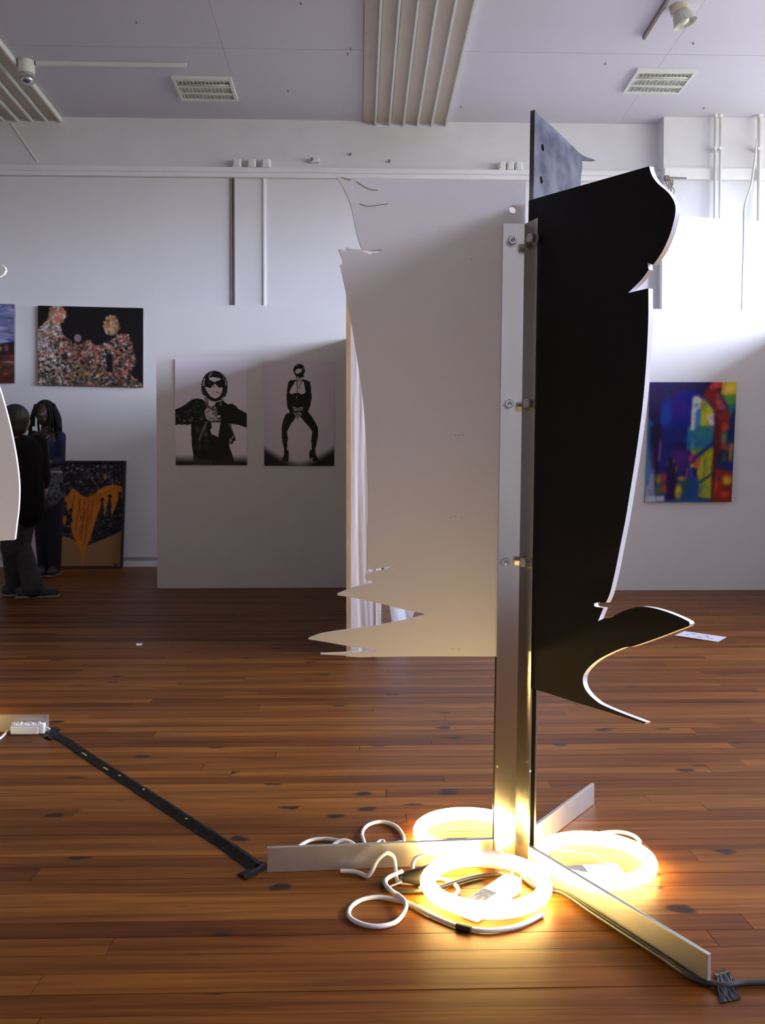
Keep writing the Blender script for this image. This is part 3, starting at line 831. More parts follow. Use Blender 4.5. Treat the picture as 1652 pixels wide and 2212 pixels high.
    A.poly([(705, 660), (780, 520), (790, 475), (850, 462), (985, 485), (1000, 520), (1030, 660), (1010, 760), (985, 800), (930, 845), (880, 858), (800, 820), (745, 740)], LT)
    A.ell(790, 588, 92, 72, K); A.poly([(700, 545), (790, 515), (880, 560), (905, 545), (1000, 505), (1075, 500), (1080, 620), (1020, 660), (950, 650), (905, 600), (875, 580), (830, 640), (740, 650)], K)
    A.poly([(820, 640), (875, 585), (905, 640), (880, 660)], (190, 184, 192))
    A.ell(782, 568, 18, 12, (80, 78, 80))
    A.line(800, 505, 850, 540, 12, LT); A.line(940, 520, 975, 500, 10, LT)
    A.line(840, 735, 880, 728, 9, (110, 92, 100)); A.line(905, 735, 1010, 785, 13, K)
    A.poly([(735, 800), (800, 850), (880, 870), (960, 840), (1010, 790), (1010, 880), (900, 915), (800, 900)], K)
    A.poly([(1000, 830), (1070, 820), (1030, 900), (1000, 880)], (150, 146, 148), 0.8)
    return A
def photo_two():
    A = Art(135, 150, 1425, 2105, 148, 224, (224, 216, 226))
    g_ = np.clip(((A.X-780)/700)**2+((A.Y-1000)/1200)**2, 0, 1)
    A.put(np.ones_like(A.X, bool), (205, 196, 206), g_*0.5)
    t = np.abs((A.X-780)/645)
    edge = 2075-300*t**1.5
    A.put(np.ones_like(A.X, bool), (14, 12, 13), np.clip((A.Y-edge+70)/160, 0, 1)**1.2)
    K2 = (14, 12, 13); L2 = (222, 214, 220)
    A.poly([(595, 525), (640, 515), (710, 510), (850, 500), (920, 515), (978, 545), (995, 640), (1000, 740), (1012, 830), (985, 985), (945, 1090), (820, 1110), (690, 1112), (600, 1090), (562, 1030), (543, 830), (555, 700), (575, 570)], K2)
    A.poly([(715, 530), (860, 535), (895, 735), (860, 772), (820, 775), (765, 752), (715, 752), (640, 776), (597, 745), (615, 690)], L2)
    A.line(735, 540, 745, 760, 14, (60, 54, 58)); A.line(850, 530, 740, 680, 14, (50, 44, 48)); A.line(790, 560, 780, 740, 6, (140, 132, 138))
    A.ell(730, 840, 14, 26, (120, 114, 116)); A.line(560, 700, 560, 960, 8, (50, 48, 50)); A.line(700, 940, 770, 935, 8, (60, 58, 50))
    A.poly([(648, 1000), (740, 1032), (855, 1008), (830, 1092), (690, 1100)], (170, 164, 168))
    A.line(650, 1040, 850, 1060, 7, K2); A.line(740, 1020, 745, 1100, 7, K2); A.line(770, 1050, 840, 1035, 7, K2)
    # legs
    A.poly([(590, 1090), (940, 1080), (900, 1180), (815, 1215), (760, 1170), (715, 1210), (640, 1160)], K2)
    A.poly([(560, 1125), (640, 1120), (725, 1180), (690, 1250), (630, 1320), (556, 1470), (570, 1590), (560, 1760), (552, 1800), (592, 1835), (586, 1960), (575, 2030), (500, 2035), (465, 1985), (500, 1900), (500, 1800), (470, 1660), (453, 1540), (456, 1400), (480, 1270), (520, 1170)], K2)
    A.poly([(810, 1205), (930, 1090), (1000, 1170), (1060, 1265), (1132, 1400), (1130, 1540), (1100, 1700), (1075, 1800), (1085, 1890), (1148, 2005), (1060, 2035), (1025, 2000), (1018, 1930), (1005, 1975), (970, 1980), (960, 1850), (1012, 1790), (1000, 1640), (1020, 1470), (950, 1370), (870, 1280)], K2)
    A.poly([(668, 1100), (720, 1120), (800, 1105), (825, 1150), (800, 1185), (755, 1240), (740, 1235), (700, 1180)], (165, 156, 160))
    for q in [(700, 1120, 735, 1180), (780, 1130, 745, 1230), (760, 1140, 800, 1180), (720, 1200, 700, 1150), (740, 1110, 740, 1170)]: A.line(*q, 9, K2)
    # head
    A.ell(777, 330, 108, 115, K2)
    A.poly([(690, 400), (860, 400), (865, 460), (800, 470), (720, 450)], K2)
    A.poly([(705, 335), (765, 300), (830, 310), (822, 362), (770, 385), (740, 402), (712, 370)], (216, 208, 214))
    A.line(720, 250, 760, 235, 14, (140, 134, 140)); A.ell(860, 300, 14, 26, (130, 124, 130), 0.8); A.ell(690, 380, 10, 24, (110, 104, 108), 0.8)
    A.poly([(728, 455), (760, 465), (790, 480), (848, 458), (830, 520), (785, 540), (745, 520)], (180, 172, 180))
    A.line(735, 525, 790, 550, 9, K2); A.line(790, 550, 850, 510, 9, K2); A.line(720, 450, 740, 520, 9, K2)
    A.poly([(755, 460), (790, 490), (815, 460)], K2)
    return A
PAL = [(196, 196, 186), (176, 186, 176), (150, 160, 150), (210, 202, 196), (186, 70, 50), (214, 84, 52), (160, 50, 50), (150, 100, 70), (120, 84, 52), (176, 140, 72), (96, 100, 88), (70, 72, 62), (200, 150, 140), (140, 130, 150), (60, 40, 34)]
def painting_figures():
    A = Art(135, 125, 1525, 1200, 230, 178, (17, 14, 14))
    body = A.pmask([(135, 440), (200, 380), (260, 320), (330, 300), (430, 370), (450, 510), (540, 560), (600, 640), (720, 640), (820, 565), (860, 630), (960, 650), (1040, 610), (1120, 560), (1230, 480), (1330, 485), (1370, 600), (1400, 760), (1445, 850), (1400, 925), (1360, 1000), (1400, 1080), (1500, 1150), (1520, 1198), (135, 1198)])
    h1 = ((A.X-385)/112)**2+((A.Y-240)/135)**2 < 1
    h2 = ((A.X-1110)/100)**2+((A.Y-375)/135)**2 < 1
    bl = ((A.X-660)/50)**2+((A.Y-555)/55)**2 < 1
    A.put(body, (92, 76, 62)); A.put(h1, (150, 120, 100)); A.put(h2, (120, 100, 80)); A.put(bl, (130, 112, 108))
    A.dabs(body, 1500, 10, PAL, 0.85)
    A.dabs(body & (A.X < 480), 260, 11, [(190, 190, 178), (160, 172, 162), (206, 198, 194), (130, 130, 110)], 0.8)
    A.dabs(body & (A.X > 480) & (A.X < 1000) & (A.Y < 900), 150, 11, [(160, 56, 48), (110, 66, 48), (170, 120, 100), (104, 96, 76), (150, 146, 136)], 0.8)
    A.dabs(body & (A.X > 1180) & (A.Y < 1000), 110, 11, [(190, 140, 130), (170, 84, 70), (210, 180, 170), (140, 100, 80), (96, 84, 70)], 0.8)
    A.dabs(body & (A.X > 560) & (A.X < 1000) & (A.Y > 900), 150, 11, [(150, 120, 50), (160, 90, 50), (90, 80, 60), (120, 120, 130)], 0.8)
    A.dabs(body & (A.Y > 560), 420, 10, [(40, 32, 28), (28, 22, 20), (54, 50, 44), (70, 44, 34)], 0.85)
    A.dabs(body & (A.Y > 1060), 120, 11, [(60, 66, 56), (120, 122, 110), (40, 36, 30), (170, 168, 164)], 0.8)
    A.dabs(h1, 90, 13, [(206, 196, 190), (186, 140, 120), (150, 110, 60), (196, 90, 70), (120, 96, 70)], 0.8)
    A.dabs(h2, 90, 13, [(190, 180, 160), (160, 140, 80), (120, 104, 70), (150, 70, 50), (190, 150, 130)], 0.8)
    for (x, y_) in [(470, 545), (420, 315), (900, 680), (445, 740), (790, 600), (1270, 560)]: A.ell(x, y_, 24, 16, (214, 72, 44), 0.8, soft=0.5)
    A.poly([(1035, 770), (1110, 760), (1125, 1000), (1050, 1000)], (16, 13, 14)); A.poly([(450, 790), (510, 740), (520, 850), (450, 860)], (26, 22, 22), 0.85)
    A.blur(1, 1)
    return A
def painting_arch():
    A = Art(205, 255, 1295, 1720, 190, 256, (26, 34, 120))
    NB = (30, 24, 84)
    A.poly([(205, 255), (960, 255), (900, 400), (700, 360), (450, 470), (360, 650), (340, 800), (205, 800)], (38, 28, 84))
    A.poly([(205, 680), (260, 740), (240, 1200), (205, 1720)], (24, 92, 160))
    A.ell(700, 800, 345, 440, (22, 32, 150))
    A.poly([(355, 800), (1045, 800), (1040, 1720), (340, 1720)], (24, 30, 110))
    A.ell(430, 650, 75, 170, (24, 80, 190), 0.9, soft=0.4); A.ell(590, 560, 110, 150, (66, 34, 150), 0.8, soft=0.5)
    A.ell(580, 880, 160, 150, (16, 26, 120), 0.8, soft=0.5); A.ell(620, 1180, 110, 120, (86, 26, 110), 0.8, soft=0.5); A.ell(600, 1040, 110, 50, (24, 16, 70), 0.7, soft=0.5)
    A.poly([(240, 800), (370, 770), (360, 1000), (350, 1500), (300, 1500), (240, 1200)], (34, 18, 60)); A.poly([(355, 960), (372, 960), (372, 1200), (350, 1220)], (170, 120, 160))
    A.ell(240, 1420, 50, 280, (110, 150, 190), 0.7, soft=0.6); A.poly([(205, 1560), (300, 1300), (330, 1720), (205, 1720)], (150, 160, 182), 0.85)
    A.poly([(700, 800), (1035, 780), (1030, 1060), (700, 1080)], (30, 110, 150)); A.ell(900, 830, 110, 90, (50, 140, 110), 0.7, soft=0.6)
    A.poly([(855, 450), (940, 500), (1020, 600), (1035, 790), (860, 790)], (196, 190, 40)); A.ell(900, 540, 30, 90, (120, 150, 50), 0.6, soft=0.5)
    A.poly([(745, 440), (800, 415), (860, 450), (860, 570), (800, 600), (790, 840), (735, 845)], (212, 214, 206)); A.poly([(800, 600), (860, 560), (860, 780), (800, 830)], (60, 130, 204)); A.ell(795, 540, 28, 22, (120, 160, 160))
    A.poly([(930, 650), (1030, 640), (1035, 770), (960, 770)], (214, 206, 200)); A.line(990, 700, 1030, 670, 12, (120, 110, 110)); A.poly([(1000, 780), (1022, 780), (1010, 910)], (200, 90, 110))
    A.poly([(730, 1070), (1035, 1050), (1035, 1180), (800, 1200)], (112, 140, 50)); A.poly([(850, 1240), (960, 1100), (1035, 1070), (1030, 1680), (870, 1660), (840, 1400)], (176, 172, 30)); A.ell(940, 1290, 30, 110, (110, 140, 40), 0.7, soft=0.5); A.ell(960, 1560, 70, 90, (140, 156, 50), 0.7, soft=0.5)
    A.poly([(730, 1150), (800, 1130), (880, 1190), (800, 1240), (740, 1230)], (196, 44, 110)); A.poly([(790, 1210), (870, 1190), (860, 1320), (790, 1300)], (200, 80, 50)); A.ell(770, 1260, 26, 40, (160, 180, 60))
    A.line(790, 1190, 1030, 1000, 38, (34, 40, 120)); A.line(600, 1340, 800, 1220, 26, (60, 24, 84)); A.line(880, 1480, 1040, 1370, 26, (20, 34, 110)); A.poly([(715, 1290), (735, 1300), (725, 1440), (700, 1440)], (196, 50, 120))
    A.line(775, 950, 780, 1120, 16, (150, 190, 190), 0.8); A.line(770, 1300, 765, 1560, 18, (110, 150, 196), 0.8)
    A.poly([(620, 1440), (860, 1400), (870, 1720), (640, 1720)], (22, 70, 120)); A.ell(700, 1520, 80, 60, (30, 80, 80), 0.7, soft=0.5); A.ell(840, 1560, 60, 120, (30, 60, 150), 0.7, soft=0.5)
    A.ell(365, 1440, 40, 60, (150, 160, 50), 0.85, soft=0.5); A.ell(425, 1420, 40, 60, (190, 44, 44), 0.9, soft=0.4); A.ell(430, 1560, 44, 60, (180, 80, 40), 0.85, soft=0.5); A.ell(360, 1580, 36, 60, (80, 130, 60), 0.8, soft=0.5); A.ell(650, 1430, 50, 26, (224, 150, 50), 0.9, soft=0.5); A.ell(615, 1590, 44, 90, (216, 180, 30), 0.95, soft=0.4)
    # figure in the arch
    A.ell(520, 1215, 32, 46, (26, 18, 30)); A.poly([(470, 1280), (500, 1250), (560, 1260), (590, 1340), (580, 1500), (560, 1700), (490, 1700), (470, 1450)], (28, 16, 62)); A.ell(545, 1215, 12, 40, (150, 130, 60), 0.8); A.line(580, 1280, 580, 1360, 12, (190, 150, 40))
    # red arch band on the right
    A.poly([(960, 300), (1060, 330), (1130, 470), (1230, 640), (1240, 800), (1140, 860), (1140, 1100), (1080, 1300), (1295, 1350), (1295, 1720), (1040, 1720), (1035, 1000), (1045, 650), (990, 520), (870, 420)], (134, 36, 24))
    A.poly([(1045, 650), (1110, 740), (1130, 1050), (1090, 1250), (1040, 1700), (1035, 1000)], (84, 22, 30)); A.line(1060, 640, 1180, 570, 22, (56, 26, 70)); A.poly([(1060, 360), (1100, 460), (1180, 580), (1100, 600), (1040, 500)], (176, 90, 120), 0.7)
    A.poly([(950, 300), (1000, 255), (1120, 255), (1100, 320), (980, 340)], (222, 60, 52)); A.poly([(1120, 255), (1295, 255), (1295, 420), (1180, 420), (1100, 400)], (224, 190, 40)); A.ell(1210, 330, 60, 30, (240, 220, 130), 0.8, soft=0.5)
    A.poly([(1110, 420), (1295, 400), (1295, 560), (1200, 540)], (90, 150, 60)); A.poly([(1190, 540), (1295, 500), (1290, 700), (1240, 720)], (40, 120, 120)); A.poly([(1230, 700), (1290, 540), (1290, 970), (1200, 980), (1200, 880)], (20, 36, 90)); A.ell(1165, 940, 36, 90, (110, 140, 60), 0.85, soft=0.4); A.ell(1180, 810, 46, 40, (204, 70, 30), 0.9, soft=0.4); A.ell(1180, 1060, 50, 50, (190, 60, 40), 0.9, soft=0.4)
    A.ell(1160, 1180, 70, 100, (24, 44, 60), 0.95, soft=0.3); A.ell(1180, 1170, 24, 60, (60, 90, 70), 0.8, soft=0.4); A.poly([(1240, 1000), (1285, 1000), (1270, 1240), (1240, 1200)], (180, 140, 40)); A.ell(1225, 1450, 56, 60, (212, 176, 30), 0.95, soft=0.4); A.line(1120, 1620, 1290, 1520, 30, (110, 24, 24)); A.ell(1200, 1620, 60, 40, (206, 66, 30), 0.9, soft=0.4); A.ell(1090, 1520, 26, 90, (196, 60, 24), 0.8, soft=0.4)
    A.poly([(205, 1650), (445, 1640), (445, 1712), (205, 1720)], (180, 186, 206)); A.poly([(445, 1690), (1040, 1690), (1030, 1720), (445, 1720)], (40, 100, 130), 0.8)
    A.blur(2, 2)
    A.dabs(np.ones_like(A.X, bool), 420, 9, [(30, 40, 130), (60, 30, 90), (40, 90, 140), (120, 60, 40)], 0.22, asp=3, rotr=(1.2, 1.9))
    A.blur(1, 1)
    return A
def painting_drip():
    A = Art(525, 735, 1185, 1780, 130, 210, (32, 30, 34))
    A.dabs(np.ones_like(A.X, bool), 700, 9, [(78, 76, 78), (100, 98, 100), (22, 20, 22), (64, 62, 76), (50, 46, 50)], 0.85, asp=1.4)
    A.dabs((A.Y < 960), 160, 9, [(130, 126, 128), (80, 78, 110), (40, 38, 44), (96, 84, 60)], 0.85, asp=1.3)
    A.ell(1010, 875, 16, 30, (170, 110, 40))
    A.poly([(525, 1480), (640, 1480), (720, 1510), (800, 1570), (860, 1575), (960, 1530), (1080, 1480), (1185, 1420), (1185, 1780), (525, 1780)], (150, 112, 72))
    OR = (198, 116, 30)
    A.poly([(600, 1100), (660, 1070), (690, 1000), (710, 990), (750, 1030), (800, 1070), (840, 1082), (890, 1070), (940, 1020), (1000, 975), (1090, 955), (1160, 965), (1185, 1000), (1185, 1120), (1160, 1060), (1130, 1150), (1085, 1275), (1062, 1150), (1040, 1140), (1015, 1285), (985, 1160), (960, 1230), (930, 1330), (890, 1500), (850, 1600), (825, 1760), (815, 1770), (800, 1650), (780, 1580), (720, 1480), (690, 1340), (670, 1240), (640, 1160), (655, 1300), (640, 1390), (615, 1330), (600, 1200)], OR)
    for (x0_, y0_, x1_, y1_) in [(720, 1060, 700, 1240), (780, 1100, 740, 1420), (820, 1110, 800, 1520), (860, 1110, 840, 1480), (760, 1090, 790, 1300), (840, 1200, 780, 1480), (900, 1110, 880, 1360), (690, 1120, 720, 1200), (930, 1080, 1100, 1000), (800, 1280, 820, 1420), (870, 1240, 830, 1560)]:
        A.line(x0_, y0_, x1_, y1_, 9, (128, 66, 18), 0.85)
    A.ell(900, 1110, 90, 70, (170, 84, 24), 0.5, soft=0.5)
    for (x, y_) in [(990, 1110), (1060, 1075), (1155, 1050), (635, 1150), (690, 1220)]:
        A.ell(x, y_, 18, 22, (34, 26, 22)); A.poly([(x-4, y_), (x+4, y_), (x+24, y_+120), (x-24, y_+120)], (44, 40, 40))
    A.dabs(A.pmask([(950, 1290), (1060, 1290), (1090, 1400), (1000, 1460), (930, 1400)]), 40, 8, [(80, 78, 76), (26, 26, 28)], 0.8)
    A.ell(1135, 1765, 20, 8, (40, 30, 24))
    A.blur(1, 1)
    return A
def painting_sky():
    A = Art(-330, 180, 330, 2050, 110, 210, (104, 110, 148))
    A.dabs(A.Y < 1130, 260, 40, [(104, 110, 150), (134, 136, 168), (88, 94, 136), (150, 148, 172), (96, 118, 146)], 0.7, asp=3.2, rotr=(-0.35, 0.35))
    A.ell(60, 740, 130, 30, (168, 168, 196), 0.9, soft=0.6); A.ell(170, 980, 140, 30, (132, 140, 184), 0.9, soft=0.6)
    A.poly([(-330, 1160), (60, 1150), (180, 1110), (330, 1060), (330, 2050), (-330, 2050)], (40, 36, 34))
    A.dabs(A.Y > 1420, 200, 36, [(74, 44, 28), (110, 54, 30), (50, 36, 28), (96, 30, 40), (60, 52, 36)], 0.8, asp=2.5, rotr=(-0.4, 0.4))
    A.ell(60, 1240, 70, 70, (190, 150, 60), 0.9, soft=0.4); A.ell(20, 1250, 40, 40, (220, 160, 110), 0.9, soft=0.5); A.ell(205, 1230, 34, 80, (150, 50, 90), 0.9, soft=0.4)
    for q in range(5): A.ell(-280+q*60, 1240, 24, 50, [(190, 150, 60), (150, 50, 60), (90, 110, 130), (200, 120, 50), (140, 60, 90)][q], 0.8, soft=0.5)
    A.ell(250, 1560, 90, 26, (140, 120, 130), 0.9, soft=0.5); A.ell(40, 1680, 80, 20, (168, 156, 150), 0.9, soft=0.5); A.ell(200, 1830, 50, 34, (150, 60, 30), 0.9, soft=0.5)
    A.blur(1, 1)
    return A

def hang_art(name, corners, Y, depth, art, label, cat, matn, group=None):
    """corners px: TL, TR, BL; the work hangs in front of plane Y, 'depth' thick"""
    P = [PY(px, py, Y-depth) for (px, py) in corners]
    TL, TR, BL = P
    BR = TR+(BL-TL)
    t_ = thing(name, ((BL.x+BR.x)/2, Y, min(BL.z, BR.z)), label, cat, group)
    bk = [v+Vector((0, depth-0.001, 0)) for v in (TL, TR, BR, BL)]
    V = [TL, TR, BR, BL]+bk
    V = [v+Vector((0, 0.0006, 0)) if i < 4 else v for i, v in enumerate(V)]
    obj('stretcher' if cat == 'painting' else 'mount', (V, [(3, 2, 1, 0), (4, 5, 6, 7), (0, 1, 5, 4), (1, 2, 6, 5), (2, 3, 7, 6), (3, 0, 4, 7)]), 'canvas_edge' if cat == 'painting' else 'paper_white', t_)
    art_mesh('painted_canvas' if cat == 'painting' else 'print', art, TL, TR, BL, t_, matn)
    return t_
hang_art('photo_print', [(377.5, 775.5), (532, 776.5), (379.5, 1004.5)], PLY, 0.012, photo_one(), 'black and white photograph of a helmeted figure in sunglasses, seen waist up', 'photograph', 'art_print', 'black and white photographs')
hang_art('photo_print', [(570.5, 778), (722, 779), (570.5, 1006)], PLY, 0.012, photo_two(), 'black and white photograph of a full figure with legs wide apart', 'photograph', 'art_print', 'black and white photographs')
hang_art('painting', [(82, 660), (309, 665.5), (82, 831)], WALL_Y, 0.035, painting_figures(), 'painting of two figures in flecked reds and whites on black', 'painting', 'paint_print')
hang_art('painting', [(1404, 825.5), (1591, 825.5), (1393, 1085)], PRY, 0.03, painting_arch(), 'vivid blue and yellow painting of an archway with a small figure', 'painting', 'paint_print')
hang_art('painting', [(-60, 655), (31, 657), (-60, 825)], WALL_Y, 0.035, painting_sky(), 'painting of a cloudy blue sky over a dark land at the left edge', 'painting', 'paint_print')
# framed painting leaning on the wall
fy = WALL_Y-0.17
bl = G(113, 1226); brr = G(260, 1229)
fy = (bl.y+brr.y)/2
fx0, fx1 = bl.x, brr.x
ftop = PY(190, 996, WALL_Y-0.04).z
t_ = thing('framed_painting', ((fx0+fx1)/2, fy, 0), 'black framed painting of dripping orange, leaning on the wall behind the woman', 'painting')
lean = Matrix.Rotation(-math.atan2(WALL_Y-0.04-fy, ftop), 3, 'X')
def fl(x, y_, z): return Vector((0, fy, 0.0)) + lean @ Vector((x, y_, z))
def fbox(x0, x1, y0, y1, z0, z1):
    V, Fc = bx(x0, x1, y0, y1, z0, z1)
    return [fl(*v) for v in V], Fc
fh = ftop/math.cos(math.atan2(WALL_Y-0.04-fy, ftop))
bw = 0.022
for nm, g_ in (('frame_side', fbox(fx0, fx0+bw, -0.02, 0.015, 0.004, fh)), ('frame_side', fbox(fx1-bw, fx1, -0.02, 0.015, 0.004, fh)), ('frame_rail', fbox(fx0+bw, fx1-bw, -0.02, 0.015, 0.004, bw)), ('frame_rail', fbox(fx0+bw, fx1-bw, -0.02, 0.015, fh-bw, fh))):
    obj(nm, g_, 'frame_black', t_)
obj('backing', fbox(fx0+bw, fx1-bw, -0.004, 0.012, bw, fh-bw), 'canvas_edge', t_)
art_mesh('painted_canvas', painting_drip(), fl(fx0+bw, -0.005, fh-bw), fl(fx1-bw, -0.005, fh-bw), fl(fx0+bw, -0.005, bw), t_, 'paint_print')

# ------------------------------------------------------------------ sculptures
class Sculpture:
    def __init__(s, hub, top, dirs, name, label):
        s.B0 = Vector(hub); s.a = (Vector(top)-s.B0); s.a = s.a/s.a.z   # unit rise per metre of height
        s.e = [Vector((math.cos(math.radians(d)), math.sin(math.radians(d)), 0)) for d in dirs]
        s.root = thing(name, hub, label, 'sculpture', 'three-bladed post sculptures')
    def pt(s, i, sd, h, off=0.0):
        n_ = s.e[i].cross(Vector((0, 0, 1)))
        return s.B0 + s.e[i]*sd + s.a*h + n_*off
    def plan(s, p2, h):
        return s.B0 + Vector((p2[0], p2[1], 0)) + s.a*h
    def hit(s, i, px, py, off=0.0):
        """pixel -> (s, h) on blade plane i (front face offset off)"""
        n_ = s.e[i].cross(s.a).normalized()
        nn = s.e[i].cross(Vector((0, 0, 1)))
        o_ = s.B0+nn*off
        d = ray(px, py); t = (o_-CAM).dot(n_)/d.dot(n_)
        P = CAM+d*t-o_
        h = P.z/s.a.z
        Q = P-s.a*h
        return (Q.dot(s.e[i]), h)
def blade(S_, i, loops2, t, name, mats, mirror=1, label=None):
    """loops2: outer loop then holes, (s, h) pairs; mats: (face +off, face -off, edge)"""
    allp = [p for lp in loops2 for p in lp]
    tri = tessellate_polygon([[Vector((p[0], p[1], 0)) for p in lp] for lp in loops2])
    n_ = len(allp)
    V = [S_.pt(i, p[0], p[1], t/2) for p in allp]+[S_.pt(i, p[0], p[1], -t/2) for p in allp]
    Fc = []; fm = []
    for f in tri: Fc.append(tuple(f)); fm.append(0)
    for f in tri: Fc.append(tuple(n_+k for k in reversed(f))); fm.append(1)
    o_ = 0
    for lp in loops2:
        q = len(lp)
        for k in range(q):
            l = (k+1) % q
            Fc.append((o_+k, o_+l, n_+o_+l, n_+o_+k)); fm.append(2)
        o_ += q
    base = WLOC[S_.root.name]
    me = bpy.data.meshes.new(name)
    me.from_pydata([tuple(v-base) for v in V], [], Fc)
    for mn in mats: me.materials.append(MATS[mn])
    me.polygons.foreach_set('material_index', fm)
    me.update()
    bm = bmesh.new(); bm.from_mesh(me); bmesh.ops.recalc_face_normals(bm, faces=bm.faces); bm.to_mesh(me); bm.free()
    o = bpy.data.objects.new(name, me); COL.objects.link(o); o.parent = S_.root
    WLOC[o.name] = base
    if label: o['label'] = label
    return o
def runs(spec, k=5):
    """spec: list of ('l'|'c', [pts]); consecutive runs are joined"""
    out = []
    for kind, pts in spec:
        if kind == 'c': q = [(v.x, v.y) for v in crom([Vector((p[0], p[1], 0)) for p in pts], k)]
        else: q = [tuple(map(float, p)) for p in pts]
        if out and abs(out[-1][0]-q[0][0])+abs(out[-1][1]-q[0][1]) < 0.3: q = q[1:]
        out += q
    return out
def hexprism(c, n_, r, h, seg=6, rot=0.3):
    c = Vector(c); n_ = Vector(n_).normalized(); u = n_.cross(Vector((0, 0, 1))).normalized(); v = n_.cross(u)
    V = []
    for hh, rr in ((0, r), (h*0.8, r), (h, r*0.86)):
        for k in range(seg):
            a_ = 2*math.pi*k/seg+rot
            V.append(c+n_*hh+u*math.cos(a_)*rr+v*math.sin(a_)*rr)
    Fc = [tuple(range(seg))]
    for j in range(2):
        for k in range(seg):
            l = (k+1) % seg
            Fc.append((j*seg+k, j*seg+l, (j+1)*seg+l, (j+1)*seg+k))
    Fc.append(tuple(2*seg+k for k in range(seg)))
    return V, Fc
BT = 0.010     # blade thickness
def build_post(S_, H0, H1, fw=0.050, th=0.004):
    nb = 3
    for i in range(nb):
        j = (i+1) % nb
        ei, ej = S_.e[i], S_.e[j]
        # sector from blade i to blade j, counter-clockwise
        ni = Vector((0, 0, 1)).cross(ei); nj = ej.cross(Vector((0, 0, 1)))
        bis = (ei+ej).normalized()
        sn = bis.dot(ni)
        v0 = bis*(BT/2/sn); v1 = bis*((BT/2+th)/sn)
        prof = [ei*fw+ni*(BT/2), v0, ej*fw+nj*(BT/2), ej*fw+nj*(BT/2+th), v1, ei*fw+ni*(BT/2+th)]
        V = [S_.plan(p, H0) for p in prof]+[S_.plan(p, H1) for p in prof]
        Fc = [(0, 1, 4, 5), (1, 2, 3, 4), (6, 11, 10, 7), (7, 10, 9, 8)]
        for k in range(6):
            l = (k+1) % 6
            Fc.append((k, l, 6+l, 6+k))
        obj('angle_profile', (V, Fc), 'aluminium', S_.root)
def build_foot(S_, i, L, hgt=0.050, th=0.008, s0=0.006, label=None):
    e_ = S_.e[i]; n_ = e_.cross(Vector((0, 0, 1)))
    c = S_.B0+e_*((L+s0)/2)+Vector((0, 0, hgt/2+0.0005))
    R_ = Matrix((e_, n_, Vector((0, 0, 1)))).transposed()
    return obj('foot_bar', bevel_box(c, (L-s0, th, hgt), 0.0008, R_), 'aluminium_bar', S_.root, label=label)

HUB = G(1116, 1862)
TOPP = PY(1137, 487, HUB.y)
def heading(px, py):
    q = G(px, py)-HUB
    return math.degrees(math.atan2(q.y, q.x)), math.hypot(q.x, q.y)
dA, LA = heading(577, 1884)
dB, LB = heading(1531, 2131)
dC, LC = heading(1280, 1736)
S1 = Sculpture(HUB, TOPP, [dC, dA, dB], 'blade_sculpture', 'tall sculpture of white, black and grey cut blades on a metal post')
iC, iA, iB = 0, 1, 2
POST_H = TOPP.z
build_post(S1, 0.0, POST_H)
build_foot(S1, iA, LA); build_foot(S1, iB, LB); build_foot(S1, iC, LC)

OA = runs([('l', [(1137, 388), (1000, 387), (830, 385), (806, 384), (770, 385), (760, 389), (727, 381)]),
           ('c', [(727, 381), (737, 397), (748, 419), (757, 441), (763, 466), (768, 492), (774, 516), (782, 538)]),
           ('l', [(782, 538), (800, 540.5), (826, 539)]), ('c', [(826, 539), (813, 546), (797, 549), (787, 545), (778, 539), (764, 538), (747, 534)]),
           ('l', [(747, 534), (752, 541), (744, 541), (731, 538), (738, 555), (741, 571), (735, 571)]),
           ('c', [(735, 571), (740, 596), (748, 633), (755, 674), (764, 725), (773, 780), (781, 835), (787, 890), (791, 950), (794, 1020), (795, 1090), (794, 1160), (793, 1231)]),
           ('l', [(793, 1231), (825, 1227), (859, 1222), (828, 1231), (797, 1237), (791, 1241), (789, 1251), (812, 1259)]),
           ('c', [(812, 1259), (785, 1264), (755, 1272), (728, 1283)]), ('l', [(728, 1283), (729, 1286)]),
           ('c', [(729, 1286), (760, 1291), (810, 1301), (870, 1316), (917, 1326)]), ('l', [(917, 1326), (917, 1328)]),
           ('c', [(917, 1328), (870, 1341), (800, 1354), (730, 1363), (690, 1370), (666, 1379)]),
           ('l', [(666, 1379), (666, 1381)]), ('c', [(666, 1381), (710, 1388), (760, 1397), (812, 1404)]),
           ('l', [(812, 1404), (808, 1408), (760, 1409), (715, 1411), (692, 1412), (693, 1414), (740, 1416), (775, 1420), (812, 1419), (900, 1418), (1072, 1419)])])
la = [S1.hit(iA, p[0], p[1], -BT/2) for p in OA]
la[0] = (0.004, la[0][1]); la[-1] = (0.004, la[-1][1])
hc = S1.hit(iA, 1108, 452, -BT/2)
hole = [(hc[0]+0.0078*math.cos(2*math.pi*k/18), hc[1]+0.0078*math.sin(2*math.pi*k/18)) for k in range(18)]
b_ = blade(S1, iA, [la, hole], BT, 'blade', ('white_panel', 'white_panel', 'white_core'), label='white blade with torn, spiky outer edge')
bladeA = b_
